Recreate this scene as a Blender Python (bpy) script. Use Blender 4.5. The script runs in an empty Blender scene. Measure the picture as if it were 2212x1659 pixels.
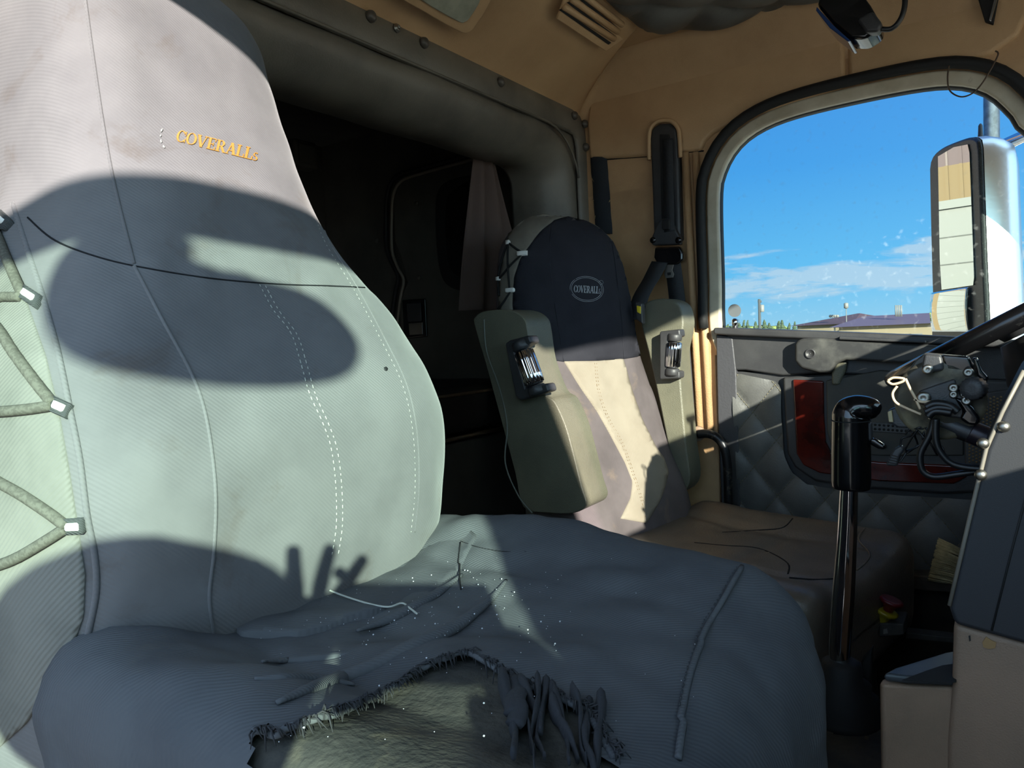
import bpy, bmesh, math, random
from mathutils import Vector, Matrix, noise
from mathutils.bvhtree import BVHTree
from mathutils.geometry import delaunay_2d_cdt
random.seed(7)
scene = bpy.context.scene
COL = scene.collection

# ------------------------------------------------------------------ camera, sky, sun, exposure
W, H, FPX = 2212.0, 1659.0, 1550.0
CAM = Vector((-1.02, 0.0, 1.0))
YAW, PITCH, ROLL = math.radians(34.5), math.radians(-3.6), math.radians(2.6)
FW = Vector((math.cos(YAW)*math.cos(PITCH), math.sin(YAW)*math.cos(PITCH), math.sin(PITCH)))
R0 = FW.cross(Vector((0, 0, 1))).normalized(); U0 = R0.cross(FW)
RT = math.cos(ROLL)*R0 - math.sin(ROLL)*U0
UP = math.cos(ROLL)*U0 + math.sin(ROLL)*R0
cd = bpy.data.cameras.new('camera'); cam = bpy.data.objects.new('camera', cd); COL.objects.link(cam)
cd.sensor_fit = 'HORIZONTAL'; cd.sensor_width = 36.0; cd.lens = 36.0*FPX/W; cd.clip_start = .02; cd.clip_end = 2000
cam.matrix_world = Matrix((RT.to_4d(), UP.to_4d(), (-FW).to_4d(), Vector((0, 0, 0, 1)))).transposed()
cam.matrix_world.translation = CAM
m3 = Matrix((RT, UP, -FW)).transposed()
cam.matrix_world = Matrix.Translation(CAM) @ m3.to_4x4()
scene.camera = cam

SUN_DIR = Vector((1.0, 1.10, -0.45)).normalized()
SUN_STRENGTH = 10.0
vs = scene.view_settings
vs.view_transform = 'Standard'; vs.look = 'None'; vs.gamma = 1.0; vs.use_curve_mapping = False
vs.exposure = 0.6

def lin(c):
    return tuple(((v/255.0)/12.92 if v/255.0 <= .04045 else ((v/255.0+.055)/1.055)**2.4) for v in c) + (1.0,)

world = bpy.data.worlds.new('sky'); scene.world = world; world.use_nodes = True
nt = world.node_tree; nt.nodes.clear()
def N(tree, t, **kw):
    n = tree.nodes.new(t)
    for k, v in kw.items():
        if k.startswith('i_'):
            key = k[2:]; key = int(key) if key.isdigit() else key.replace('_', ' ')
            n.inputs[key].default_value = v
        else: setattr(n, k, v)
    return n
def ramp(tree, stops, interp='LINEAR'):
    r = tree.nodes.new('ShaderNodeValToRGB'); cr = r.color_ramp; cr.interpolation = interp
    while len(cr.elements) < len(stops): cr.elements.new(.5)
    for e, (p, c) in zip(cr.elements, stops): e.position = p; e.color = c
    return r
tc = N(nt, 'ShaderNodeTexCoord'); sx = N(nt, 'ShaderNodeSeparateXYZ')
nt.links.new(tc.outputs['Generated'], sx.inputs[0])
sky = ramp(nt, [(0.0, lin((118, 112, 104))), (.488, lin((140, 140, 138))), (.5, lin((150, 205, 240))), (.53, lin((104, 192, 246))), (.60, lin((66, 158, 236))), (.72, lin((38, 122, 218))), (1.0, lin((24, 84, 180)))])
mp = N(nt, 'ShaderNodeMath', operation='MULTIPLY_ADD'); mp.inputs[1].default_value = .5; mp.inputs[2].default_value = .5
nt.links.new(sx.outputs['Z'], mp.inputs[0]); nt.links.new(mp.outputs[0], sky.inputs[0])
mpg = N(nt, 'ShaderNodeMapping'); mpg.inputs['Scale'].default_value = (5, 5, 26); nt.links.new(tc.outputs['Generated'], mpg.inputs[0])
cn = N(nt, 'ShaderNodeTexNoise', i_Scale=1.1, i_Detail=7.0, i_Roughness=.58, i_Distortion=.3); nt.links.new(mpg.outputs[0], cn.inputs['Vector'])
band = ramp(nt, [(.499, (0, 0, 0, 1)), (.5, (.25, .25, .25, 1)), (.512, (.44, .44, .44, 1)), (.545, (.52, .52, .52, 1)), (.562, (.12, .12, .12, 1)), (.60, (0, 0, 0, 1))]); nt.links.new(mp.outputs[0], band.inputs[0])
ca = N(nt, 'ShaderNodeMath', operation='ADD'); nt.links.new(cn.outputs['Fac'], ca.inputs[0]); nt.links.new(band.outputs[0], ca.inputs[1])
cr = ramp(nt, [(.92, (0, 0, 0, 1)), (1.14, (.62, .62, .62, 1))]); nt.links.new(ca.outputs[0], cr.inputs[0])
ccol = ramp(nt, [(.86, lin((150, 190, 230))), (1.1, lin((205, 218, 234)))]); nt.links.new(ca.outputs[0], ccol.inputs[0])
mx = N(nt, 'ShaderNodeMixRGB'); nt.links.new(cr.outputs[0], mx.inputs[0]); nt.links.new(sky.outputs[0], mx.inputs[1]); nt.links.new(ccol.outputs[0], mx.inputs[2])
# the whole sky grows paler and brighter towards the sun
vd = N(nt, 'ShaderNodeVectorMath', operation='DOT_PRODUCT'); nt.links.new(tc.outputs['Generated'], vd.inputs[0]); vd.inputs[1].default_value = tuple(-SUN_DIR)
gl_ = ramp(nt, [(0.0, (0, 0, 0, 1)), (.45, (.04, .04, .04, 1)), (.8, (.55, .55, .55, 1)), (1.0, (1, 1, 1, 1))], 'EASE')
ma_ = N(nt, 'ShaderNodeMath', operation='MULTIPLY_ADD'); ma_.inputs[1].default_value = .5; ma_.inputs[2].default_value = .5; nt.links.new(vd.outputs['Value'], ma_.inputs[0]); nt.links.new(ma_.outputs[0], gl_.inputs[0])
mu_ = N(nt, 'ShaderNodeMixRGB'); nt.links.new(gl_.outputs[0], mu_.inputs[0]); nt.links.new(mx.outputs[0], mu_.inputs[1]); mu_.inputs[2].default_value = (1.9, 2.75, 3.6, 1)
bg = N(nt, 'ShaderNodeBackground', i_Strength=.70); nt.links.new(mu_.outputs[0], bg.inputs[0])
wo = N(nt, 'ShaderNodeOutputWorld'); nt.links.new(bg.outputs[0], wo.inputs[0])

sd = bpy.data.lights.new('sun', 'SUN'); sd.energy = SUN_STRENGTH; sd.angle = math.radians(.6); sd.color = (1.0, .94, .86)
sun = bpy.data.objects.new('sun', sd); COL.objects.link(sun); sun.rotation_euler = SUN_DIR.to_track_quat('-Z', 'Y').to_euler(); sun.location = (-6, -6, 5)

# ------------------------------------------------------------------ helpers
def ray(x, y): return FW + RT*((x-W/2)/FPX) - UP*((y-H/2)/FPX)
def PP(x, y, n, c):
    d = ray(x, y); n = Vector(n); t = (c - n.dot(CAM))/n.dot(d); return CAM + d*t
def PX(x, y, v): return PP(x, y, (1, 0, 0), v)
def PY(x, y, v): return PP(x, y, (0, 1, 0), v)
def PZ(x, y, v): return PP(x, y, (0, 0, 1), v)
def proj(p):
    d = Vector(p)-CAM; z = d.dot(FW); return W/2+FPX*d.dot(RT)/z, H/2-FPX*d.dot(UP)/z

MATS = {}
def mat(name, col, rough=.6, metal=0.0, col2=None, nscale=6.0, lo=.4, hi=.65, bump=0.0, bscale=150.0, spec=.5, weave=0.0, wscale=500.0, wax=(1, 0, 1), coat=0.0, stain=None, sscale=3.0, slo=.6, shi=.75, sheen=0.0, emit=None):
    if name in MATS: return MATS[name]
    m = bpy.data.materials.new(name); m.use_nodes = True; t = m.node_tree; b = t.nodes['Principled BSDF']
    b.inputs['Base Color'].default_value = lin(col); b.inputs['Roughness'].default_value = rough; b.inputs['Metallic'].default_value = metal
    b.inputs['Specular IOR Level'].default_value = spec; b.inputs['Coat Weight'].default_value = coat
    if sheen: b.inputs['Sheen Weight'].default_value = sheen
    co = N(t, 'ShaderNodeTexCoord')
    out = None
    if col2:
        n = N(t, 'ShaderNodeTexNoise', i_Scale=nscale, i_Detail=6.0, i_Roughness=.6); t.links.new(co.outputs['Object'], n.inputs['Vector'])
        r = ramp(t, [(lo, lin(col)), (hi, lin(col2))]); t.links.new(n.outputs['Fac'], r.inputs[0]); out = r.outputs[0]
    if stain:
        n = N(t, 'ShaderNodeTexNoise', i_Scale=sscale, i_Detail=8.0, i_Roughness=.65, i_Distortion=.6); t.links.new(co.outputs['Object'], n.inputs['Vector'])
        r = ramp(t, [(slo, (0, 0, 0, 1)), (shi, (.8, .8, .8, 1))]); t.links.new(n.outputs['Fac'], r.inputs[0])
        x = N(t, 'ShaderNodeMixRGB'); t.links.new(r.outputs[0], x.inputs[0])
        if out: t.links.new(out, x.inputs[1])
        else: x.inputs[1].default_value = lin(col)
        x.inputs[2].default_value = lin(stain); out = x.outputs[0]
    if out: t.links.new(out, b.inputs['Base Color'])
    last = None
    if bump:
        n = N(t, 'ShaderNodeTexNoise', i_Scale=bscale, i_Detail=4.0); t.links.new(co.outputs['Object'], n.inputs['Vector'])
        bp = N(t, 'ShaderNodeBump', i_Strength=bump, i_Distance=.004); t.links.new(n.outputs['Fac'], bp.inputs['Height']); last = bp
    if weave:
        w1 = N(t, 'ShaderNodeTexWave', i_Scale=wscale, i_Distortion=.4, bands_direction='DIAGONAL'); wm = N(t, 'ShaderNodeMapping'); wm.inputs['Scale'].default_value = wax; t.links.new(co.outputs['Object'], wm.inputs[0]); t.links.new(wm.outputs[0], w1.inputs['Vector'])
        bp = N(t, 'ShaderNodeBump', i_Strength=weave, i_Distance=.002); t.links.new(w1.outputs['Fac'], bp.inputs['Height'])
        if last: t.links.new(last.outputs[0], bp.inputs['Normal'])
        last = bp
    if last: t.links.new(last.outputs[0], b.inputs['Normal'])
    if emit: b.inputs['Emission Color'].default_value = lin(emit); b.inputs['Emission Strength'].default_value = 1.0
    MATS[name] = m; return m
def glass(name, tint, gloss=.08, dirt=0.0):
    m = bpy.data.materials.new(name); m.use_nodes = True; t = m.node_tree; t.nodes.clear()
    tr = N(t, 'ShaderNodeBsdfTransparent'); tr.inputs[0].default_value = tint
    gl = N(t, 'ShaderNodeBsdfGlossy'); gl.inputs['Roughness'].default_value = .02
    fr = N(t, 'ShaderNodeLayerWeight', i_Blend=gloss)
    mxs = N(t, 'ShaderNodeMixShader'); t.links.new(fr.outputs['Fresnel'], mxs.inputs[0]); t.links.new(tr.outputs[0], mxs.inputs[1]); t.links.new(gl.outputs[0], mxs.inputs[2])
    last = mxs
    if dirt:
        co = N(t, 'ShaderNodeTexCoord'); n = N(t, 'ShaderNodeTexNoise', i_Scale=60.0, i_Detail=8.0); t.links.new(co.outputs['Object'], n.inputs['Vector'])
        r = ramp(t, [(.60, (0, 0, 0, 1)), (.8, (dirt, dirt, dirt, 1))]); t.links.new(n.outputs['Fac'], r.inputs[0])
        df = N(t, 'ShaderNodeBsdfDiffuse'); df.inputs[0].default_value = (.8, .8, .8, 1)
        m2 = N(t, 'ShaderNodeMixShader'); t.links.new(r.outputs[0], m2.inputs[0]); t.links.new(mxs.outputs[0], m2.inputs[1]); t.links.new(df.outputs[0], m2.inputs[2]); last = m2
    o = N(t, 'ShaderNodeOutputMaterial'); t.links.new(last.outputs[0], o.inputs[0])
    return m

WL = {}
def props(o, label=None, cat=None, group=None, kind=None):
    if label: o['label'] = label
    if cat: o['category'] = cat
    if group: o['group'] = group
    if kind: o['kind'] = kind
    return o
def thing(name, loc, label, cat, group=None, kind=None):
    o = bpy.data.objects.new(name, None); COL.objects.link(o); o.location = loc; o.empty_display_size = .05
    WL[o.name] = Vector(loc); return props(o, label, cat, group, kind)
def mobj(name, verts, faces, m, parent=None, smooth=True, bevel=0, solid=0, sub=0, label=None, cat=None, group=None, kind=None, keep=False):
    verts = [Vector(v) for v in verts]
    if not verts: return None
    lo = Vector((min(v.x for v in verts), min(v.y for v in verts), min(v.z for v in verts)))
    hi = Vector((max(v.x for v in verts), max(v.y for v in verts), max(v.z for v in verts)))
    c = Vector(((lo.x+hi.x)/2, (lo.y+hi.y)/2, lo.z))
    me = bpy.data.meshes.new(name); me.from_pydata([v-c for v in verts], [], faces); me.validate(); me.update()
    bm = bmesh.new(); bm.from_mesh(me); bmesh.ops.recalc_face_normals(bm, faces=bm.faces); bm.to_mesh(me); bm.free()
    if smooth:
        for p in me.polygons: p.use_smooth = True
    me.materials.append(m)
    o = bpy.data.objects.new(name, me); COL.objects.link(o)
    o.location = c - (WL[parent.name] if parent else Vector())
    o.parent = parent; WL[o.name] = c
    if solid:
        s = o.modifiers.new('solid', 'SOLIDIFY'); s.thickness = solid; s.offset = 0
    if bevel:
        b = o.modifiers.new('bevel', 'BEVEL'); b.width = bevel; b.segments = 3; b.limit_method = 'ANGLE'; b.angle_limit = math.radians(35)
        wn = o.modifiers.new('wn', 'WEIGHTED_NORMAL'); wn.keep_sharp = True
    if sub:
        s = o.modifiers.new('sub', 'SUBSURF'); s.levels = sub; s.render_levels = sub
    return props(o, label, cat, group, kind)
class MB:
    def __init__(s): s.v = []; s.f = []
    def add(s, v, f):
        o = len(s.v); s.v += [Vector(p) for p in v]; s.f += [tuple(i+o for i in q) for q in f]; return s
    def build(s, name, m, parent=None, **k): return mobj(name, s.v, s.f, m, parent, **k)
def box_vf(lo, hi):
    x0, y0, z0 = lo; x1, y1, z1 = hi
    return [(x0,y0,z0),(x1,y0,z0),(x1,y1,z0),(x0,y1,z0),(x0,y0,z1),(x1,y0,z1),(x1,y1,z1),(x0,y1,z1)], [(0,3,2,1),(4,5,6,7),(0,1,5,4),(1,2,6,5),(2,3,7,6),(3,0,4,7)]
def box(name, lo, hi, m, parent=None, bevel=.004, **k):
    v, f = box_vf(lo, hi); return mobj(name, v, f, m, parent, smooth=bool(bevel), bevel=bevel, **k)
def catmull(pts, n=8, closed=False):
    pts = [Vector(p) for p in pts]; out = []; L = len(pts)
    rng = range(L if closed else L-1)
    for i in rng:
        if closed: a, b, c, d = pts[(i-1) % L], pts[i], pts[(i+1) % L], pts[(i+2) % L]
        else: a, b, c, d = pts[max(i-1, 0)], pts[i], pts[i+1], pts[min(i+2, L-1)]
        for j in range(n):
            t = j/n
            out.append(.5*((2*b)+(c-a)*t+(2*a-5*b+4*c-d)*t*t+(3*b-a-3*c+d)*t*t*t))
    if not closed: out.append(pts[-1])
    return out
def resample(pts, n, closed=False):
    pts = [Vector(p) for p in pts]
    if closed: pts = pts+[pts[0]]
    d = [0]
    for a, b in zip(pts, pts[1:]): d.append(d[-1]+(b-a).length)
    out = []; k = 0
    for i in range(n):
        s = d[-1]*i/(n if closed else n-1)
        while k < len(pts)-2 and d[k+1] < s: k += 1
        t = (s-d[k])/max(d[k+1]-d[k], 1e-9); out.append(pts[k].lerp(pts[k+1], min(max(t, 0), 1)))
    return out
def tube_vf(pts, r, seg=10, closed=False, flat=1.0, nrm=None):
    pts = [Vector(p) for p in pts]; n = len(pts); R = r if isinstance(r, (list, tuple)) else [r]*n
    v = []; f = []; prev = None
    for i, p in enumerate(pts):
        a = pts[i-1] if i or closed else p; b = pts[(i+1) % n] if i < n-1 or closed else p
        t = (b-a).normalized() if (b-a).length > 1e-9 else Vector((0, 0, 1))
        if nrm is not None: up = (nrm[i] - t*nrm[i].dot(t)).normalized()
        elif prev is None:
            up = t.cross(Vector((0, 0, 1)));  up = t.cross(Vector((1, 0, 0))) if up.length < .1 else up; up.normalize()
        else: up = (prev - t*prev.dot(t)).normalized()
        prev = up; sd_ = t.cross(up)
        for k in range(seg):
            q = 2*math.pi*k/seg; v.append(p + sd_*(math.cos(q)*R[i]) + up*(math.sin(q)*R[i]*flat))
    for i in range(n if closed else n-1):
        for k in range(seg):
            a = i*seg+k; b = i*seg+(k+1) % seg; c = ((i+1) % n)*seg+(k+1) % seg; d = ((i+1) % n)*seg+k; f.append((a, b, c, d))
    if not closed: f.append(tuple(range(seg))[::-1]); f.append(tuple((n-1)*seg+k for k in range(seg)))
    return v, f
def tube(name, pts, r, m, parent=None, seg=10, closed=False, flat=1.0, smoothn=0, **k):
    if smoothn:
        n0 = len(pts); pts = catmull(pts, smoothn, closed)
        if isinstance(r, (list, tuple)):
            r = [r[min(int(i/smoothn), n0-2)]*(1-i/smoothn % 1)+r[min(int(i/smoothn)+1, n0-1)]*(i/smoothn % 1) for i in range(len(pts))]
    v, f = tube_vf(pts, r, seg, closed, flat); return mobj(name, v, f, m, parent, **k)
def lathe_vf(base, axis, prof, seg=24, ribs=0, ribd=0.0):
    axis = Vector(axis).normalized(); a = axis.cross(Vector((0, 0, 1))); a = axis.cross(Vector((1, 0, 0))) if a.length < .1 else a; a.normalize(); b = axis.cross(a)
    v = []; f = []
    for (r, h) in prof:
        for k in range(seg):
            q = 2*math.pi*k/seg; rr = r*(1+(ribd*math.cos(q*ribs) if ribs else 0)); v.append(Vector(base)+axis*h+a*(rr*math.cos(q))+b*(rr*math.sin(q)))
    n = len(prof)
    for i in range(n-1):
        for k in range(seg): f.append((i*seg+k, i*seg+(k+1) % seg, (i+1)*seg+(k+1) % seg, (i+1)*seg+k))
    f.append(tuple(range(seg))[::-1]); f.append(tuple((n-1)*seg+k for k in range(seg)))
    return v, f
def lathe(name, base, axis, prof, m, parent=None, seg=24, ribs=0, ribd=0.0, **k):
    v, f = lathe_vf(base, axis, prof, seg, ribs, ribd); return mobj(name, v, f, m, parent, **k)
def prism_vf(pts, off):
    n = len(pts); off = Vector(off)
    v = [Vector(p) for p in pts]+[Vector(p)+off for p in pts]
    return v, [tuple(range(n))[::-1], tuple(range(n, 2*n))]+[(i, (i+1) % n, n+(i+1) % n, n+i) for i in range(n)]
def prism(name, pts, off, m, parent=None, bevel=.003, **k):
    v, f = prism_vf(pts, off); return mobj(name, v, f, m, parent, smooth=bool(bevel), bevel=bevel, **k)
def slabx(name, px, xv, th, m, parent=None, bevel=.003, rnd=0, **k):
    """outline given in photo pixels, standing on the plane x = xv, th thick towards +x"""
    p = [Vector((a, b, 0)) for a, b in px]
    if rnd: p = catmull(p, rnd, True)
    return prism(name, [PX(q.x, q.y, xv) for q in p], (th, 0, 0), m, parent, bevel, **k)
def ring_vf(outer, inner, off):
    n = len(outer); off = Vector(off)
    v = list(outer)+list(inner)+[p+off for p in outer]+[p+off for p in inner]; f = []
    for i in range(n):
        j = (i+1) % n
        f += [(i, j, n+j, n+i), (2*n+i, 3*n+i, 3*n+j, 2*n+j), (i, 2*n+i, 2*n+j, j), (n+i, n+j, 3*n+j, 3*n+i)]
    return v, f
def grid_vf(fn, nu, nv, closed_u=False):
    v = [fn(i/(nu if closed_u else nu-1), j/(nv-1)) for j in range(nv) for i in range(nu)]; f = []
    for j in range(nv-1):
        for i in range(nu if closed_u else nu-1):
            k = (i+1) % nu; f.append((j*nu+i, j*nu+k, (j+1)*nu+k, (j+1)*nu+i))
    return v, f
def rbox_vf(c, h, r, n=14, fn=None, M=None):
    """rounded box with an even dense grid, deformed by fn(local point) and placed by M"""
    seen = {}; v = []; f = []
    def add(p):
        key = (round(p[0], 5), round(p[1], 5), round(p[2], 5))
        if key not in seen:
            seen[key] = len(v); q = Vector(p)
            s = Vector((q.x*h[0], q.y*h[1], q.z*h[2]))
            inn = Vector([max(-(h[i]-r), min(h[i]-r, s[i])) for i in range(3)]); d = s-inn
            if d.length > 1e-9: s = inn+d.normalized()*r
            if fn: s = fn(s)
            if M is not None: s = M @ s
            v.append(s+Vector(c))
        return seen[key]
    rr = max(r, 1e-4)
    def coords(hi):
        k = min(.98, rr/hi); a = [-1+k*(1-math.cos(math.pi/2*i/4)) for i in range(5)]
        mid = [-1+k+(2-2*k)*i/n for i in range(1, n)] if k < .97 else []
        return a+mid+[-q for q in reversed(a)]
    cs = [coords(h[0]), coords(h[1]), coords(h[2])]
    for ax in range(3):
        o1, o2 = [(1, 2), (2, 0), (0, 1)][ax]
        for sgn in (-1, 1):
            A = cs[o1]; B = cs[o2]
            idx = []
            for a in A:
                row = []
                for b in B:
                    p = [0, 0, 0]; p[ax] = sgn; p[o1] = a; p[o2] = b; row.append(add(p))
                idx.append(row)
            for i in range(len(A)-1):
                for j in range(len(B)-1):
                    q = (idx[i][j], idx[i+1][j], idx[i+1][j+1], idx[i][j+1])
                    q = q if sgn > 0 else q[::-1]
                    if len(set(q)) == 4: f.append(q)
    return v, f
def nz(p, s, seed=0.0): return noise.noise(Vector(p)*s+Vector((seed, seed*1.7, -seed)))
def bvh_of(v, f): return BVHTree.FromPolygons([Vector(p) for p in v], [tuple(q) for q in f])
def hit(bvh, x, y, off=0.0):
    d = ray(x, y).normalized(); loc, nrm, idx, dist = bvh.ray_cast(CAM, d)
    if loc is None: return None, None
    if nrm.dot(d) > 0: nrm = -nrm
    return loc+nrm*off, nrm
def surf_line(bvh, px, n=0, off=.001, step=6.0):
    p = [Vector((a, b, 0)) for a, b in px]; p = catmull(p, 8) if len(p) > 2 else p
    L = sum((b-a).length for a, b in zip(p, p[1:])); p = resample(p, max(3, int(L/step)))
    P, Nn = [], []
    for q in p:
        a, b = hit(bvh, q.x, q.y, off)
        if a is not None and (not P or (a-P[-1]).length < .06): P.append(a); Nn.append(b)
    return P, Nn
def seam(name, bvh, px, r, m, parent, off=.0, flat=.6, seg=6, wig=0.0, **k):
    P, Nn = surf_line(bvh, px, off=off)
    if len(P) < 2: return None
    if wig: P = [p+Vector((nz(p, 60), nz(p, 60, 3), nz(p, 60, 7)))*wig for p in P]
    v, f = tube_vf(P, r, seg, False, flat, Nn); return mobj(name, v, f, m, parent, **k)
def stitches(name, bvh, px, m, parent, r=.0009, dash=.008, gap=.004, off=.001, **k):
    P, Nn = surf_line(bvh, px, off=off, step=2.5); mb = MB()
    if len(P) < 3: return None
    d = 0; cur = []; curn = []
    for a, b, n_ in zip(P, P[1:], Nn):
        d += (b-a).length
        if d % (dash+gap) < dash: cur.append(a); curn.append(n_)
        else:
            if len(cur) > 1: mb.add(*tube_vf(cur, r, 4, False, .8, curn))
            cur = []; curn = []
    if len(cur) > 1: mb.add(*tube_vf(cur, r, 4, False, .8, curn))
    return mb.build(name, m, parent, **k) if mb.v else None
def decal(name, bvh, px, m, parent, off=.002, step=12.0, rnd=0, skirt=.004, wrinkle=None, **k):
    """a panel sewn or lying on a surface: the outline is dropped on that surface and filled with a fine mesh"""
    p = [Vector((a, b, 0)) for a, b in px]
    if rnd: p = catmull(p, rnd, True)
    L = sum((p[i]-p[i-1]).length for i in range(len(p))); nb = max(12, int(L/step))
    bd = [Vector((q.x, q.y)) for q in resample(p, nb, True)]
    inside = []
    x0, x1 = min(q.x for q in bd), max(q.x for q in bd); y0, y1 = min(q.y for q in bd), max(q.y for q in bd)
    def pin(x, y):
        c = False
        for i in range(nb):
            a, b = bd[i-1], bd[i]
            if (a.y > y) != (b.y > y) and x < (b.x-a.x)*(y-a.y)/(b.y-a.y)+a.x: c = not c
        return c
    yy = y0+step/2
    while yy < y1:
        xx = x0+step/2
        while xx < x1:
            if pin(xx, yy) and min((Vector((xx, yy))-q).length for q in bd) > step*.45: inside.append(Vector((xx, yy)))
            xx += step
        yy += step
    V2, _, F2, _, _, _ = delaunay_2d_cdt(bd+inside, [(i, (i+1) % nb) for i in range(nb)], [tuple(range(nb))], 1, 1e-4)
    P, Nn, ok = [], [], []
    cen_ = sum(bd, Vector((0, 0)))/nb
    for q in V2:
        a, b = hit(bvh, q.x, q.y, off); d_ = (cen_-Vector((q.x, q.y))).normalized(); k_ = 0
        while a is None and k_ < 30: k_ += 1; a, b = hit(bvh, q.x+d_.x*k_*1.5, q.y+d_.y*k_*1.5, off)
        ok.append(a is not None); P.append(a if a is not None else Vector()); Nn.append(b if b is not None else Vector((0, 0, 1)))
    if wrinkle: P = [a+n_*wrinkle(a) if o else a for a, n_, o in zip(P, Nn, ok)]
    F = [tuple(f) for f in F2 if all(ok[i] for i in f) and max((P[f[i]]-P[f[i-1]]).length for i in range(len(f))) < .09]
    used = sorted({i for f in F for i in f}); mp_ = {o: n_ for n_, o in enumerate(used)}
    v = [P[i] for i in used]; f = [tuple(mp_[i] for i in q) for q in F]
    if skirt:
        cnt = {}
        for q in f:
            for i in range(len(q)):
                e = (q[i-1], q[i]); cnt[tuple(sorted(e))] = cnt.get(tuple(sorted(e)), 0)+1
        be = [e for e, c in cnt.items() if c == 1]; low = {}
        for e in be:
            for i in e:
                if i not in low: low[i] = len(v); v.append(v[i]-Nn[used[i]]*(off+skirt))
        f += [(a, b, low[b], low[a]) for a, b in be]
    return mobj(name, v, f, m, parent, keep=True, **k)

# ------------------------------------------------------------------ materials
TAN = mat('tan_vinyl', (206, 170, 128), .55, col2=(190, 154, 114), nscale=3.5, bump=.25, bscale=420)
TAN2 = mat('tan_panel', (198, 160, 118), .6, col2=(176, 140, 102), nscale=5, bump=.25, bscale=300)
GREYV = mat('grey_vinyl', (118, 113, 103), .42, col2=(94, 91, 84), nscale=5, bump=.2, bscale=260, stain=(120, 104, 80), sscale=9, slo=.62, shi=.8)
DARKV = mat('dark_quilt_vinyl', (98, 98, 95), .5, col2=(80, 80, 79), nscale=6, bump=.15, bscale=260)
BLKP = mat('black_plastic', (50, 50, 52), .45, col2=(60, 60, 61), nscale=12, bump=.12, bscale=500)
BLKG = mat('gloss_black', (12, 12, 14), .18, coat=.4)
BLKM = mat('matte_black', (24, 24, 25), .75)
RUB = mat('black_rubber', (20, 20, 21), .7, bump=.15, bscale=200)
CREAM = mat('cream_paint', (196, 186, 164), .45, col2=(170, 158, 134), nscale=9, stain=(96, 84, 66), sscale=22, slo=.66, shi=.8)
CHROME = mat('chrome', (225, 225, 228), .07, metal=1.0)
BCHROME = mat('brushed_chrome', (224, 224, 224), .36, metal=1.0, bump=.05, bscale=90)
STEEL = mat('dull_steel', (150, 148, 142), .4, metal=1.0)
CLOTH = mat('charcoal_cover_cloth', (106, 104, 105), .95, col2=(90, 88, 90), nscale=4.5, weave=.2, wscale=140, stain=(76, 64, 54), sscale=9, slo=.57, shi=.80, spec=.12, sheen=.15)
CLOTHD = mat('dark_cover_cloth', (84, 85, 88), .95, col2=(70, 71, 75), nscale=5, weave=.2, wscale=140, wax=(1, 1, 0), stain=(90, 87, 82), sscale=10, slo=.62, shi=.9, spec=.1)
SIDEC = mat('pale_side_cloth', (118, 116, 110), .95, col2=(100, 99, 94), nscale=7, weave=.25, wscale=120, wax=(0, 1, 1), spec=.1)
SEAMC = mat('seam_cloth', (66, 67, 70), .95, spec=.1)
THREAD = mat('pale_thread', (172, 172, 164), .9, spec=.1)
DTHREAD = mat('dark_thread', (34, 34, 36), .9, spec=.1)
CORD = mat('bungee_cord', (96, 94, 86), .9, col2=(84, 82, 75), nscale=300, lo=.45, hi=.55, spec=.1)
BCORD = mat('black_bungee', (14, 14, 15), .8)
WEBB = mat('dark_webbing', (62, 64, 64), .9, weave=.5, wscale=300)
WHITE = mat('white_label', (222, 220, 214), .8)
GOLD = mat('gold_embroidery', (178, 122, 42), .6, weave=.5, wscale=600)
SILV = mat('silver_embroidery', (150, 152, 156), .6)
VELOUR = mat('worn_velour', (80, 76, 70), .95, col2=(56, 55, 53), nscale=14, bump=.4, bscale=180, stain=(104, 95, 78), sscale=12, slo=.55, shi=.8, spec=.1)
SEATB = mat('black_cover_panel', (44, 44, 50), .9, col2=(36, 36, 42), nscale=6, weave=.3, wscale=200, spec=.15)
SEATG = mat('taupe_cover_cloth', (96, 89, 90), .95, col2=(82, 76, 77), nscale=7, weave=.3, wscale=200, stain=(134, 116, 96), sscale=8, slo=.58, shi=.85, spec=.1)
SEATT = mat('tan_cover_panel', (138, 130, 117), .95, col2=(126, 117, 104), nscale=6, weave=.3, wscale=200, stain=(112, 94, 72), sscale=9, slo=.58, shi=.8, spec=.1)
SEATC = mat('grey_cover_cap', (122, 116, 106), .95, col2=(102, 98, 90), nscale=9, weave=.2, wscale=200, spec=.1)
LEATH = mat('taupe_leather', (104, 92, 80), .34, col2=(84, 76, 68), nscale=5, bump=.25, bscale=300)
ARML = mat('olive_grey_leather', (104, 102, 86), .42, col2=(90, 89, 76), nscale=7, bump=.35, bscale=420)
WOOD = mat('red_wood_trim', (86, 24, 16), .16, col2=(46, 13, 9), nscale=16, coat=.6)
BEIGE = mat('beige_plastic', (146, 120, 100), .6, col2=(132, 110, 92), nscale=9, bump=.2, bscale=500)
FLOORM = mat('dirty_floor_mat', (40, 39, 37), .9, col2=(62, 56, 48), nscale=14, bump=.6, bscale=60)
DKV = mat('sleeper_vinyl', (78, 76, 70), .6, col2=(62, 60, 56), nscale=4)
CURT = mat('brown_curtain', (92, 76, 70), .95, bump=.2, bscale=160)
GRAVEL = mat('gravel', (172, 162, 146), .95, col2=(150, 140, 126), nscale=.7, bump=.6, bscale=30)
SIDING = mat('tan_siding', (104, 84, 50), .7); MAROON = mat('maroon_roof', (68, 46, 44), .6); CREAMW = mat('cream_wall', (124, 114, 88), .8); WHITED = mat('white_door', (106, 106, 98), .6)
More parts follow.
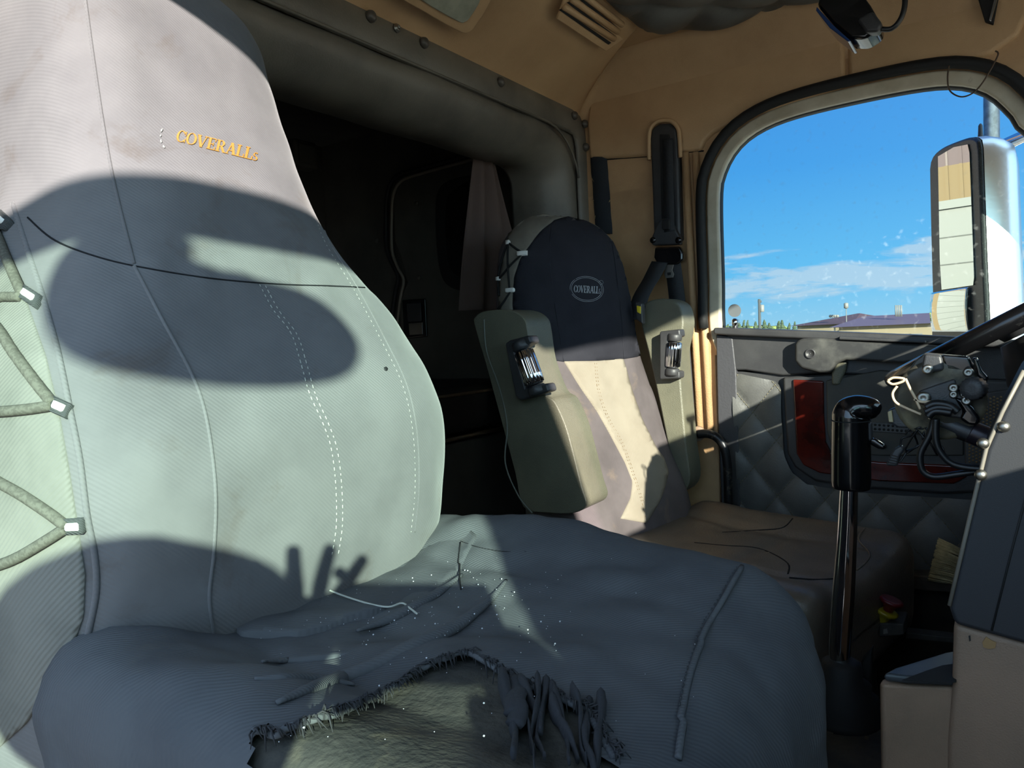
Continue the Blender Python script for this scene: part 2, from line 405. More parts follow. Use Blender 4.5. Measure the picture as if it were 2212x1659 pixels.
PURP = mat('purple_roof', (80, 66, 78), .6); TREE = mat('spruce_green', (44, 58, 42), .95, col2=(62, 76, 46), nscale=3); POLEM = mat('weathered_pole', (60, 63, 61), .9)
WIN_GLASS = glass('side_glass', (.93, .97, .95, 1), .06, .10)
DOOR_GLASS = glass('green_tinted_glass', (.82, .97, .90, 1), .04)
WS_GLASS = glass('windscreen_glass', (.92, .95, .92, 1), .05)

# ------------------------------------------------------------------ shell of the cab
S = dict(kind='structure')
box('floor', (-1.0, -.8, -.06), (1.0, 1.95, 0), FLOORM, None, 0, label='dirty dark rubber cab floor under the seats', cat='floor', **S)
def tunnel(p):
    q = Vector(p); q.z += .012*nz(p, 9); return q
v, f = rbox_vf((.05, .15, .2), (.17, .62, .205), .05, 12, tunnel)
mobj('floor_tunnel', v, f, FLOORM, None, label='dark carpeted engine tunnel hump between the two seats', cat='tunnel', **S)
box('ceiling', (-1.0, -.5, 1.79), (1.02, 1.1, 1.85), TAN, None, 0, label='tan headliner board of the cab roof', cat='ceiling', **S)
# side window outline (photo pixels on the plane of the door, x = .92), running on past the frame
glass_px = [(1560, 725), (1555, 600), (1551, 430), (1560, 372), (1590, 318), (1640, 278), (1720, 246), (1860, 212), (2000, 186), (2080, 184), (2140, 204), (2190, 250), (2225, 288), (2400, 340), (2650, 420), (2800, 580), (2840, 740), (2780, 830), (2400, 795), (2060, 770), (1800, 762), (1600, 756)]
def outline(px, grow, xv, n=120):
    p = catmull([PX(a, b, xv) for a, b in px], 8, True)
    p = resample(p, n, True); c = sum(p, Vector())/n; out = []
    for i in range(n):
        t = (p[(i+1) % n]-p[i-1]).normalized(); nn = Vector((0, -t.z, t.y))
        if nn.dot(p[i]-c) < 0: nn = -nn
        out.append(p[i]+nn*grow)
    return out
XW = .92
g0 = outline(glass_px, 0, XW); g1 = outline(glass_px, .032, XW); g2 = outline(glass_px, .056, XW); g3 = outline(glass_px, .062, XW)
win = thing('window_1', g0[0], 'driver side door window with pale metal frame and black rubber seal', 'window', kind='structure')
v, f = ring_vf(g1, g0, (.035, 0, 0)); mobj('window_frame', v, f, CREAM, win, smooth=True, bevel=.006)
gi = outline(glass_px, -.008, XW+.02); v, f = ring_vf(outline(glass_px, .004, XW+.004), gi, (.02, 0, 0)); mobj('inner_seal', v, f, RUB, win)
sg = [p+Vector((-.012, 0, 0)) for p in outline(glass_px, .044, XW)]; sg = [p for p in sg if p.z > .975 or p.y < -.2]; v, f = tube_vf(sg, .0135, 10, False); mobj('rubber_seal', v, f, RUB, win)
v, f = prism_vf([p+Vector((.03, 0, 0)) for p in outline(glass_px, .004, XW, 60)], (.004, 0, 0)); mobj('glass_pane', v, f, WIN_GLASS, win, smooth=False)
# round sticker and etched maker's marks at the lower rear corner of the pane
sk = [PX(1587+14*math.cos(a), 671+14*math.sin(a), XW+.028) for a in [i*math.pi/12 for i in range(24)]]
prism('round_sticker', sk, (-.001, 0, 0), mat('sticker_grey', (92, 97, 100), .8), win, 0, label='round pale grey sticker on the glass')
mb = MB()
for (x, y, w_, h_) in [(1584, 691, 9, 3), (1594, 690, 3, 5), (1575, 697, 8, 1.6), (1585, 697, 6, 1.6), (1593, 696, 7, 1.6), (1578, 702, 3, 3), (1587, 702, 3, 3)]:
    mb.add(*prism_vf([PX(x, y, XW+.028), PX(x+w_, y, XW+.028), PX(x+w_, y+h_, XW+.028), PX(x, y+h_, XW+.028)], (-.0006, 0, 0)))
mb.build('etched_mark', mat('etch', (70, 96, 120), .8), win, smooth=False)

# tan wall round the window (above the door), with the opening cut through
def rect_outline(ref):
    out = []
    y0, y1, z0, z1 = -.80, 1.09, .93, 1.69
    c = Vector((XW, .28, 1.27))
    for p in ref:
        d = p-c; t = 1e9
        if d.y > 1e-6: t = min(t, (y1-c.y)/d.y)
        if d.y < -1e-6: t = min(t, (y0-c.y)/d.y)
        if d.z > 1e-6: t = min(t, (z1-c.z)/d.z)
        if d.z < -1e-6: t = min(t, (z0-c.z)/d.z)
        out.append(Vector((XW, c.y+d.y*t, c.z+d.z*t)))
    return out
v, f = ring_vf([p+Vector((.012, 0, 0)) for p in rect_outline(g2)], [p+Vector((.012, 0, 0)) for p in outline(glass_px, .02, XW)], (.05, 0, 0))
wl = mobj('wall_left', v, f, TAN2, None, smooth=False, label='tan trimmed driver side wall around the window', cat='wall', **S)
box('pillar_panel', (.932, .655, .05), (.985, 1.08, 1.42), TAN2, wl, .004, label='tan vinyl pillar panel behind the door')
# pillar flange ridges that run down beside the door opening
for (a, b) in [((1480, 330), (1512, 930)), ((1502, 330), (1534, 935))]:
    P = [PX(a[0]+(b[0]-a[0])*t, a[1]+(b[1]-a[1])*t, .925) for t in (0, .5, 1)]
    tube('pillar_ridge', P, .011, TAN2, wl, 8)
seamp = [PX(x, y, .931) for x, y in [(1280, 347), (1340, 342), (1400, 338), (1470, 330), (1520, 326)]]
tube('pillar_seam', seamp, .002, DTHREAD, wl, 6)
# overhead side panels: padded, in two pieces that meet at a dark gap
def header(name, px, depth):
    p = resample([Vector((a, b, 0)) for a, b in px], 60, True); pts = [PX(q.x, q.y, .920) for q in p]
    return prism(name, pts, (.04, 0, 0), TAN, wl, .012)
header('header_panel', [(1272, 344), (1340, 341), (1400, 337), (1470, 329), (1519, 325), (1522, 305), (1545, 283), (1600, 260), (1700, 229), (1827, 187), (1822, 58), (1600, 84), (1420, 112), (1330, 130), (1275, 200), (1266, 260)], .05)
tube('rail_recess', [PX(a_, b_, .908) for a_, b_ in [(1402, 345), (1402, 300), (1406, 276), (1422, 262), (1448, 261), (1464, 276), (1468, 300), (1470, 340)]], .006, TAN, wl, 8, smoothn=4)
header('header_panel', [(1833, 184), (1950, 160), (2060, 140), (2140, 118), (2200, 75), (2240, -10), (2200, -60), (1990, 0), (1828, 60)], .05)

# rear corner and cove between walls and roof
def plan(s, Rr):
    # s along the plan: rear wall, rounded corner, side wall ; returns point, inward normal, cove reach
    XWL = .938
    L1 = 1.0+XWL-Rr; L2 = Rr*math.pi/2; L3 = 1.5
    if s < .5: q = s/.5*L1; return Vector((-1.0+q, 1.06, 0)), Vector((0, -1, 0)), .28
    if s < .65:
        k = (s-.5)/.15; a = k*math.pi/2; c = Vector((XWL-Rr, 1.06-Rr, 0)); n_ = Vector((-math.sin(a), -math.cos(a), 0)); return c-n_*Rr, n_, .28*(1-k)+.075*k
    return Vector((XWL, 1.06-Rr-(s-.65)/.35*L3, 0)), Vector((-1, 0, 0)), .075
def cove(u, t):
    p, n_, off = plan(u, .02+.14*t); a = t
    return p+n_*(off*(a**1.25))+Vector((0, 0, 1.63+.165*(a**.85)))
v, f = grid_vf(cove, 90, 12)
cv = mobj('trim_1', v, f, TAN, None, solid=.008, label='tan moulded cove panel joining rear wall, side wall and roof', cat='trim', **S)
box('corner_post', (.915, 1.046, .05), (1.0, 1.10, 1.66), TAN, cv, .004)
box('wall_rear', (-1.0, 1.09, 1.62), (.95, 1.13, 1.85), TAN, None, 0, label='tan rear bulkhead above the sleeper opening', cat='wall', **S)

NC = (0, .165, .28); CC = .165*1.06+.28*1.63    # plane of the rear cove
def PC(x, y, lift=0.0):
    n_ = Vector(NC).normalized(); p = PP(x, y, n_, CC/Vector(NC).length-.012-lift); return p
NCU = -Vector(NC).normalized()
# louvre vent moulded into the cove
vent = thing('louvre_vent', PC(1270, 55), 'tan moulded louvre vent with dark slits near the roof corner', 'vent')
prism('vent_plate', [PC(a, b) for a, b in [(1200, 38), (1222, -22), (1345, 82), (1306, 108)]], NCU*.006, TAN, vent, .003)
for k in range(3):
    o = k*17
    prism('slit', [PC(a, b, .007) for a, b in [(1207+o, 21-o*.92), (1213+o, 19-o*.92), (1320+o*.5, 92-o*.9), (1314+o*.5, 96-o*.9)]], NCU*.001, BLKM, vent, 0)
    tube('louvre', [PC(1214+o+4, 14-o*.92, .008), PC(1324+o*.5+3, 84-o*.9, .008)], .0075, TAN, vent, 8)
# dome light in the rear cove
dl = thing('dome_light', PC(960, 0), 'milky dome light in a tan rounded bezel on rear cove', 'light')
bz = catmull([PC(a, b) for a, b in [(860, -14), (900, 12), (985, 60), (1010, 62), (1028, 40), (1052, 0), (1060, -40), (930, -90), (850, -60)]], 6, True)
prism('bezel', bz, NCU*.012, TAN, dl, .004)
lz = catmull([PC(a, b, .012) for a, b in [(905, -6), (985, 42), (1002, 44), (1015, 32), (1036, -4), (1040, -40), (940, -80), (890, -40)]], 6, True)
prism('lens', lz, NCU*.006, mat('milky_lens', (176, 178, 160), .35, col2=(150, 152, 136), nscale=20), dl, .003)

# tufted dark roof upholstery
def tuft(x, y):
    a = (x+y*.9)/.21; b = (x-y*.9)/.21
    return .030*(abs(math.sin(math.pi*a))*abs(math.sin(math.pi*b)))**.55
def roofpad(u, t):
    y = -.42+1.20*t; x1 = .90-.09*max(0, (t-.80)/.2)**2; x = -.9+(x1+.9)*u
    e = min(1, min(u, 1-u)/.04)*min(1, min(t, 1-t)/.05); e = max(e, 0)**.5
    return Vector((x, y, 1.793-e*(.012+tuft(x, y))))
v, f = grid_vf(roofpad, 150, 110); rp = mobj('roof_upholstery', v, f, DARKV, None, label='dark grey button tufted roof upholstery panel', cat='upholstery')

# sleeper opening trim: a padded roll with a snapped flange swept round the opening
tr = thing('opening_trim', (.88, 1.05, 0), 'grey vinyl padded trim with snap buttons round the sleeper opening', 'trim')
path = [Vector((-1.0, 0, 1.60)), Vector((-.4, 0, 1.60)), Vector((.3, 0, 1.60)), Vector((.66, 0, 1.60))]
for i in range(9):
    a = i/8*math.pi/2; path.append(Vector((.72+.17*math.sin(a), 0, 1.44+.16*math.cos(a)+.0)))
path += [Vector((.893, 0, z)) for z in (1.40, 1.1, .8, .5, .15)]
prof_roll = [(-.005, 1.052), (-.02, 1.044), (-.045, 1.05), (-.075, 1.075), (-.095, 1.11), (-.10, 1.16), (-.09, 1.22)]
def sweep(prof, pth):
    n = len(pth); v = []; f = []
    for i, p in enumerate(pth):
        a = pth[max(0, i-1)]; b = pth[min(n-1, i+1)]; t = (b-a).normalized(); o = Vector((-t.z, 0, t.x))   # outward (up along the header, right along the jamb)
        for (d, y) in prof: v.append(Vector((p.x+o.x*d, y, p.z+o.z*d)))
    m_ = len(prof)
    for i in range(n-1):
        for k in range(m_-1): f.append((i*m_+k, i*m_+k+1, (i+1)*m_+k+1, (i+1)*m_+k))
    return v, f
def dense(pth): return resample(pth, 90)
PTH = dense(path)
pr = [(q.x, q.y) for q in catmull([Vector((a, b, 0)) for a, b in prof_roll], 5)]
v, f = sweep(pr, PTH); v = [p+Vector((0, .006*nz(p, 7), .006*nz(p, 6, 4))) for p in v]
mobj('padded_roll', v, f, GREYV, tr, solid=.006)
pf = [(-.008, 1.044), (0, 1.036), (.03, 1.034), (.058, 1.036), (.064, 1.044)]
FPATH = [Vector((-1.0, 0, 1.60)), Vector((.3, 0, 1.60)), Vector((.84, 0, 1.60)), Vector((.885, 0, 1.595)), Vector((.895, 0, 1.55)), Vector((.897, 0, 1.3)), Vector((.897, 0, .8)), Vector((.897, 0, .15))]
v, f = sweep(pf, resample(FPATH, 120)); mobj('flange', v, f, GREYV, tr, solid=.005)
prism('corner_gusset', [Vector((a_, 1.050, b_)) for a_, b_ in [(.70, 1.605), (.90, 1.605), (.90, 1.25), (.875, 1.25), (.87, 1.45), (.82, 1.53), (.74, 1.58)]], (0, .006, 0), GREYV, tr, 0)
sm = [Vector((p.x, 1.038, p.z)) for p in PTH]; tube('welt', [p+Vector((0, -.001, -.006)) for p in sm if p.z > 1.45][:70], .0035, GREYV, tr, 6)
for (x, y) in [(800, 36), (915, 93), (1081, 177), (1240, 250), (1262, 268), (1264, 318)]:
    p = PY(x, y, 1.031); lathe('snap_button', p, (0, -1, 0), [(.012, -.002), (.012, .003), (.010, .008), (.006, .011), (.001, .012)], mat('snap_grey', (84, 80, 74), .3), tr, 18)
p = PY(857, 61, 1.030); st = lathe('snap_socket', p, (0, -1, 0), [(.009, -.001), (.009, .002), (.006, .003), (.006, .006), (.003, .006), (.003, .003), (.001, .003)], STEEL, tr, 18, label='bare metal snap socket')
# torn dark insulation strip between the trim and the pillar
def ins(u, t): 
    p = PX(1277+34*u+12*t, 340+165*t, .930); return p+Vector((-.008*math.sin(math.pi*u)-.004*nz(p, 30), 0, 0))
v, f = grid_vf(ins, 8, 16); is_ = mobj('torn_insulation', v, f, mat('dark_fleece', (40, 44, 50), .95, bump=.4, bscale=200), None, solid=.006, label='torn dark insulation strip showing beside the pillar panel', cat='insulation')
for (x0, y0, x1, y1) in [(1280, 430, 1318, 436), (1284, 470, 1300, 464), (1279, 385, 1290, 400)]:
    tube('loose_thread', [PX(x0+(x1-x0)*t, y0+(y1-y0)*t+4*math.sin(t*30), .927) for t in [i/14 for i in range(15)]], .0016, mat('tan_thread', (170, 150, 110), .9), is_, 5)

# sleeper compartment
sw = props(bpy.data.objects.new('wall_sleeper', None), 'dark walls of the sleeper compartment behind the seats', 'wall', None, 'structure'); COL.objects.link(sw); WL[sw.name] = Vector()
box('wall_panel', (-1.0, 2.25, 0), (1.0, 2.29, 1.85), DKV, sw, 0); box('wall_panel', (-1.04, 1.1, 0), (-1.0, 2.29, 1.85), DKV, sw, 0)
box('wall_panel', (.985, 1.06, 0), (1.02, 2.29, 1.85), DKV, sw, 0); box('roof_panel', (-1.0, 1.1, 1.80), (1.0, 2.29, 1.85), DKV, sw, 0)
SD = .955
d2 = thing('door_2', PX(930, 640, SD), 'dark sleeper side door with pale edge strip and black latch', 'door', kind='structure')
do = [(848, 430), (856, 402), (880, 385), (1010, 345), (1130, 312), (1140, 500), (1140, 900), (880, 905), (868, 760), (862, 650), (880, 610), (868, 560), (852, 520)]
slabx('door_leaf', do, SD, .03, DKV, d2, .004)
tube('edge_strip', [PX(a, b, SD-.004) for a, b in [(1030, 342), (900, 378), (866, 392), (850, 420), (846, 470), (847, 540), (858, 575), (872, 605), (866, 640), (858, 700), (856, 760)]], .006, mat('grey_edge', (120, 112, 100), .5), d2, 8, smoothn=4)
tube('door_seal', [PX(a-12, b-8, SD-.002) for a, b in [(1030, 342), (900, 378), (866, 392), (850, 420), (846, 470), (847, 540), (858, 575), (872, 605), (866, 640), (858, 700)]], .008, RUB, d2, 8, smoothn=4)
ov = catmull([PX(a, b, SD-.006) for a, b in [(940, 450), (950, 405), (985, 385), (1040, 380), (1060, 420), (1060, 590), (1020, 628), (965, 615), (945, 560)]], 6, True)
prism('window_recess', ov, (.01, 0, 0), RUB, d2, .004)
ov2 = catmull([PX(a, b, SD-.010) for a, b in [(962, 455), (975, 415), (1035, 400), (1042, 590), (1000, 600), (968, 570)]], 6, True)
prism('window_pane', ov2, (.004, 0, 0), BLKG, d2, .002)
slabx('latch_plate', [(868, 648), (918, 645), (922, 728), (872, 732)], SD-.008, .008, BLKG, d2, .004)
slabx('latch_paddle', [(878, 656), (908, 654), (910, 694), (880, 696)], SD-.014, .006, BLKP, d2, .003)
slabx('latch_bezel', [(882, 698), (912, 696), (913, 722), (884, 724)], SD-.012, .005, STEEL, d2, .002)
for (x, y) in [(815, 520), (905, 600), (900, 440), (813, 690)]:
    lathe('rivet', PX(x, y, SD-.001), (-1, 0, 0), [(.009, 0), (.008, .004), (.001, .006)], DKV, d2, 12)
# bunk
bk = thing('bunk', (0, 1.6, 0), 'dark vinyl sleeper bunk with pale piped edges between seats', 'bunk')
v, f = rbox_vf((0, 1.72, .80), (.97, .40, .07), .03, 14, lambda p: Vector((p.x, p.y, p.z+.006*nz(p, 6)))); mobj('mattress', v, f, mat('bunk_dark', (36, 34, 34), .6, bump=.2, bscale=90), bk)
box('bunk_base', (-.97, 1.34, .02), (.97, 2.1, .70), DKV, bk, .006)
tube('piping', [(-.97, 1.315, .845), (.97, 1.315, .845)], .005, mat('piping_tan', (150, 136, 116), .7), bk, 6); tube('piping', [(-.97, 1.33, .715), (.97, 1.33, .715)], .006, MATS['piping_tan'], bk, 6)
lathe('snap_button', (.30, 1.338, .66), (0, -1, 0), [(.011, 0), (.009, .005), (.001, .007)], DKV, bk, 14)
# curtain
def curt(u, t):
    a = Vector((1046+26*u, 288)); x = (1003+135*u)*t + (1040+30*u)*(1-t); y = 288+t*(382-60*abs(u-.5)) if False else 288+382*t
    p = PY(x, y, 1.20); p.y += .022*math.sin(u*15+t*2)*t**.5+.02*(1-t); return p
v, f = grid_vf(curt, 50, 24); mobj('curtain', v, f, CURT, None, solid=.003, label='dark brown curtain hanging gathered in the sleeper opening', cat='curtain')
v, f = rbox_vf(PY(650, 336, 1.95), (.05, .03, .045), .012, 3); mobj('reading_lamp', v, f, mat('lamp_grey', (70, 66, 58), .6), None, label='small grey boxy lamp on dark sleeper wall', cat='lamp')
rl = bpy.data.objects['reading_lamp']; c = PY(650, 336, 1.95)
v, f = rbox_vf(c+Vector((0, -.03, 0)), (.035, .008, .03), .006, 2); mobj('lens', v, f, MATS['lamp_grey'], rl)
box('bracket', (c.x-.02, c.y+.02, c.z-.02), (c.x+.02, 2.26, c.z+.02), DKV, rl, .003)

# front: firewall, pillars, windscreen
box('wall_front', (-1.0, -.84, 0), (1.0, -.80, .93), BLKM, None, 0, label='dark firewall below the windscreen', cat='wall', **S)
box('trim_2', (-1.0, -.62, 1.56), (1.0, -.46, 1.85), TAN, None, .01, label='tan header above the windscreen', cat='trim', **S)
for sgn, nm in ((-1, 'passenger'), (1, 'driver')):
    prism('trim_3' if sgn < 0 else 'trim_4', [(sgn*.93, -.76, .85), (sgn*1.0, -.76, .85), (sgn*1.0, -.455, 1.60), (sgn*.93, -.455, 1.60)], (0, .16, 0), TAN, None, .008, label='tan windscreen pillar on the %s side' % nm, cat='trim', **S)
wsn = thing('window_2', (0, -.8, .93), 'sloping windscreen glass above the dashboard', 'window', kind='structure')
prism('glass_pane', [(-.93, -.80, .92), (.93, -.80, .92), (.93, -.56, 1.58), (-.93, -.56, 1.58)], (0, .006, 0), WS_GLASS, wsn, 0)
# near side: door post and header round the open passenger doorway
box('wall_right', (-1.0, .80, 0), (-.95, 1.10, 1.85), TAN2, None, .006, label='tan door post beside the passenger seat', cat='wall', **S)
box('trim_5', (-1.0, -.5, 1.605), (-.94, .82, 1.85), TAN, None, .01, label='tan header over the open passenger doorway', cat='trim', **S)

# ------------------------------------------------------------------ passenger seat (near)
def interp(tab, z):
    if z <= tab[0][0]: return tab[0][1:]
    if z >= tab[-1][0]: return tab[-1][1:]
    for i in range(len(tab)-1):
        a, b = tab[i], tab[i+1]
        if a[0] <= z <= b[0]:
            t = (z-a[0])/(b[0]-a[0])
            p0 = tab[max(i-1, 0)]; p3 = tab[min(i+2, len(tab)-1)]
            out = []
            for k in range(1, len(a)):
                m1 = (b[k]-p0[k])/(b[0]-p0[0])*(b[0]-a[0]); m2 = (p3[k]-a[k])/(p3[0]-a[0])*(b[0]-a[0])
                out.append((2*t**3-3*t*t+1)*a[k]+(t**3-2*t*t+t)*m1+(-2*t**3+3*t*t)*b[k]+(t**3-t*t)*m2)
            return tuple(out)
def back_vf(tab, place, ztop, nseg=110, nlev=110, ex=3.2, fn=None, flare=0.0):
    z0 = tab[0][0]; v = []; f = []
    for j in range(nlev):
        z = z0+(ztop-z0)*math.sin(math.pi/2*j/(nlev-1))**.9 if False else z0+(ztop-z0)*(j/(nlev-1))
        b0, w, th = interp(tab, z)
        k = 1.0
        top = (ztop-z)/.10
        if top < 1: k = math.sqrt(max(0, 1-(1-top)**2))
        for i in range(nseg):
            a = 2*math.pi*i/nseg; ca, sa = math.cos(a), math.sin(a)
            xx = w*(.35+.65*k)*math.copysign(abs(ca)**(2/ex), ca); bb = th/2*k*math.copysign(abs(sa)**(2/ex), sa)
            xx *= 1+flare*(bb/th+.5)
            p = place(xx, b0+th/2+bb, z)
            if fn: p = p+fn(p, xx/max(w, .01), z, bb < 0)
            v.append(p)
    for j in range(nlev-1):
        for i in range(nseg): f.append((j*nseg+i, j*nseg+(i+1) % nseg, (j+1)*nseg+(i+1) % nseg, (j+1)*nseg+i))
    f.append(tuple(range(nseg))[::-1]); f.append(tuple((nlev-1)*nseg+i for i in range(nseg)))
    return v, f
XC = -.52
NT = [(.56, .645, .205, .22), (.66, .612, .225, .23), (.73, .592, .230, .24), (.80, .575, .230, .24), (.92, .566, .226, .25), (1.0, .600, .214, .24), (1.08, .650, .180, .24), (1.17, .700, .148, .23), (1.28, .738, .138, .21), (1.40, .775, .125, .18), (1.50, .80, .11, .15)]
def nplace(a, b, z): return Vector((XC+a, b, z))
def nfn(p, a, z, front):
    d = .0
    if front:
        d = .006*nz(p, 9)+.003*nz(p, 22, 2)
        d -= .010*math.exp(-((z-.62)/.06)**2)
        zs = 1.085-.02*a
        d += .0022*math.sin(a*24+2*nz(p, 6, 1))*math.exp(-((zs-z)/.035)**2)*(1 if z < zs else 0)
        d += .004*nz((p.x*5, p.y, p.z*16+p.x*9), 1.0, 11)*max(0, 1-abs(z-.72)/.12)
        d += .0025*nz((p.x*22, p.y, p.z*4), 1.0, 4)*max(0, (z-1.15)/.3)
    return Vector((0, -d, 0))
SV, SF = back_vf(NT, nplace, 1.475, 150, 130, 3.4, nfn, .22)
seat = thing('passenger_seat', (XC, .5, 0), 'near passenger seat in faded charcoal cloth cover with gold lettering', 'seat', 'cab seats')
BB = bvh_of(SV, SF)
mobj('backrest', SV, SF, CLOTH, seat, keep=True)
# cushion
def cush(p):
    q = Vector(p); x, y = q.x/.26, q.y/.25
    if q.z > 0:
        q.z += .050*max(0, abs(x)-.5)/.5*(1-.6*max(0, -y)) - .012*(1-x*x)*(1-.4*y*y)
        q.z -= .020*max(0, -y-.5)**1.5*3
    fl = max(0, -q.z)/.2
    q.x *= 1+.16*fl; q.y = q.y-(.05*fl if y < 0 else 0)
    q.z += .006*nz(p, 8)+.003*nz(p, 19, 4)
    q.x += .007*nz(p, 7, 9)*fl; q.y += .010*math.sin(q.x*38)*fl*(1 if y < 0 else 0)
    return q
CV, CF = rbox_vf((XC+.005, .415, .525), (.265, .265, .215), .07, 60, cush)
CB = bvh_of(CV, CF)
mobj('cushion', CV, CF, VELOUR, seat, keep=True)
box('suspension_base', (XC-.20, .28, .02), (XC+.20, .66, .31), BLKP, seat, .02)
box('base_plate', (XC-.23, .24, .0), (XC+.23, .70, .03), BLKM, seat, .006)
for sx_ in (-.16, .16): tube('slide_rail', [(XC+sx_, .2, .045), (XC+sx_, .74, .045)], .014, STEEL, seat, 8)

# the cloth cover on the cushion, torn open at the front
def cw(p): return .006*nz((p.x*9+p.y*5, p.y*2-p.x*2, p.z*9), 1.6, 21)+.004*nz(p, 14, 5)+.003*nz(p, 30, 8)+.010*math.exp(-((nz(p, 5, 2))/.10)**2)*max(0, nz(p, 3, 6))
tear = [Vector(p) for p in ((560, 1690), (560, 1600), (585, 1592), (610, 1602), (660, 1588), (720, 1566), (770, 1546), (820, 1522), (860, 1500), (905, 1466), (960, 1446), (1005, 1432), (1040, 1446), (1085, 1470), (1120, 1495), (1180, 1515), (1225, 1540), (1270, 1560), (1290, 1600), (1320, 1659), (1330, 1760), (560, 1760))]
def in_poly(x, y, pl):
    c = False
    for i in range(len(pl)):
        a_, b_ = pl[i-1], pl[i]
        if (a_.y > y) != (b_.y > y) and x < (b_.x-a_.x)*(y-a_.y)/(b_.y-a_.y)+a_.x: c = not c
    return c
nv_ = [Vector() for _ in CV]
for q_ in CF:
    n_ = (CV[q_[2]]-CV[q_[0]]).cross(CV[q_[3]]-CV[q_[1]])
    for i in q_: nv_[i] += n_
cc_ = Vector((XC, .42, .5))
for i in range(len(CV)):
    nv_[i].normalize()
    if nv_[i].dot(CV[i]-cc_) < 0: nv_[i] = -nv_[i]
KV = [p+n_*(.0065+max(-.004, cw(p))) for p, n_ in zip(CV, nv_)]
KF = []
for q_ in CF:
    c_ = sum((CV[i] for i in q_), Vector())/4; x_, y_ = proj(c_)
    if nv_[q_[0]].z < -.5: continue
    if not (in_poly(x_, y_, tear) and nv_[q_[0]].dot(c_-CAM) < 0): KF.append(q_)
mobj('cushion_cover', KV, KF, CLOTHD, seat, label='dark cloth cushion cover with a frayed tear at the front')
TORN = [(560, 1600), (585, 1592), (610, 1602), (660, 1588), (720, 1566), (770, 1546), (820, 1522), (860, 1500), (905, 1466), (960, 1446), (1005, 1432), (1040, 1446), (1085, 1470), (1120, 1495), (1180, 1515), (1225, 1540), (1270, 1560), (1290, 1600), (1320, 1659)]
seam('torn_hem', CB, TORN, .0032, CLOTHD, seat, .008, .8, 8, .003)
mb = MB()
P, Nn = surf_line(CB, TORN, off=.011, step=3)
for p, n_ in zip(P, Nn):
    for k in range(1):
        L = random.uniform(.004, .014); d = Vector((random.uniform(-1, 1), random.uniform(-1.4, -.2), random.uniform(-.6, .3))).normalized()
        mb.add(*tube_vf([p, p+d*L*.5+n_*.002, p+d*L-n_*.004], [.0009, .0007, .0003], 4))
mb.build('frayed_threads', mat('fray', (46, 45, 48), .95), seat, kind='stuff')
# torn strips that hang from the hem
TC = mat('torn_cloth', (42, 42, 46), .95, bump=.3, bscale=200)
for i in range(11):
    x = 1100+i*19+random.uniform(-6, 6); y = 1484+i*6; L = random.uniform(110, 230); pts = []; dx = random.uniform(-10, 46); ph = random.uniform(0, 6)
    for t in [k/8 for k in range(9)]:
        a, n_ = hit(CB, x+9*math.sin(t*5+ph)+t*dx, min(y+L*t, 1695), .005+.005*abs(math.sin(t*3+ph)))
        if a is not None: pts.append(a)
    if len(pts) > 3:
        wd = random.uniform(.005, .012); n9 = len(pts); tube('torn_strip', pts, [wd*(1-.75*k/n9)*(1+.25*math.sin(k*2+ph)) for k in range(n9)], TC, seat, 8, flat=random.uniform(.18, .5), smoothn=4)
for pxs in ([(1130, 1500), (1118, 1540), (1106, 1580)], [(1112, 1495), (1120, 1545), (1117, 1590), (1112, 1600)]):
    seam('torn_strip', CB, pxs, .007, MATS['torn_cloth'], seat, .012, .5, 8, .004)
# folds pressed into the cover
for i, (pxs, r) in enumerate([([(600, 1540), (690, 1500), (800, 1462), (900, 1412), (990, 1366), (1060, 1310), (1095, 1268)], .008), ([(770, 1380), (860, 1345), (940, 1300), (1000, 1255)], .006), ([(560, 1450), (700, 1440), (800, 1432), (900, 1426)], .004), ([(545, 1490), (660, 1488), (760, 1500)], .004)]):
    P, Nn = surf_line(CB, pxs, off=.0075); n = len(P)
    v, f = tube_vf(P, [r*math.sin(math.pi*(.04+.92*k/(n-1)))+.001 for k in range(n)], 10, False, .8, Nn); mobj('cloth_fold', v, f, CLOTHD, seat)
# seams of the cushion cover: along the front edge and round the far bolster
seam('front_seam', CB, [(1602, 1236), (1570, 1290), (1520, 1380), (1490, 1460), (1465, 1560), (1450, 1655)], .003, CLOTHD, seat, .009, .7)
stitches('stitching', CB, [(1592, 1240), (1560, 1290), (1510, 1380), (1480, 1460), (1455, 1560)], SEAMC, seat, .0007, .005, .003, .0118)
seam('side_seam', CB, [(1030, 1140), (1150, 1112), (1300, 1122), (1450, 1160), (1600, 1225)], .002, SEAMC, seat, .009)
seam('side_seam', CB, [(1602, 1236), (1680, 1280), (1740, 1350), (1775, 1450), (1790, 1560)], .002, SEAMC, seat, .010)
# seams of the backrest cover
SEAMS = [([(183, -10), (205, 150), (228, 300), (252, 420), (290, 570)], .0016), ([(290, 575), (350, 690), (410, 800), (440, 880), (458, 980), (466, 1080), (462, 1190), (452, 1290), (462, 1370)], .0017),
         ([(60, 470), (120, 520), (220, 558), (330, 582), (460, 602), (600, 614), (720, 618), (800, 622)], .0009), ([(690, 470), (715, 530), (772, 622), (830, 730), (878, 830), (900, 930), (905, 1050), (896, 1150)], .0012),
         ([(28, 440), (60, 540), (95, 650), (125, 760), (150, 880), (172, 990), (188, 1110), (205, 1200), (208, 1280), (190, 1372)], .0028)]
for i, (px, r) in enumerate(SEAMS): seam('cover_seam', BB, px, r, CLOTH if i != 2 else DTHREAD, seat, .0002, .8, 8)
DBL = [(560, 615), (590, 670), (628, 720), (648, 780), (668, 850), (695, 910), (714, 965), (724, 1040), (726, 1130), (716, 1200)]
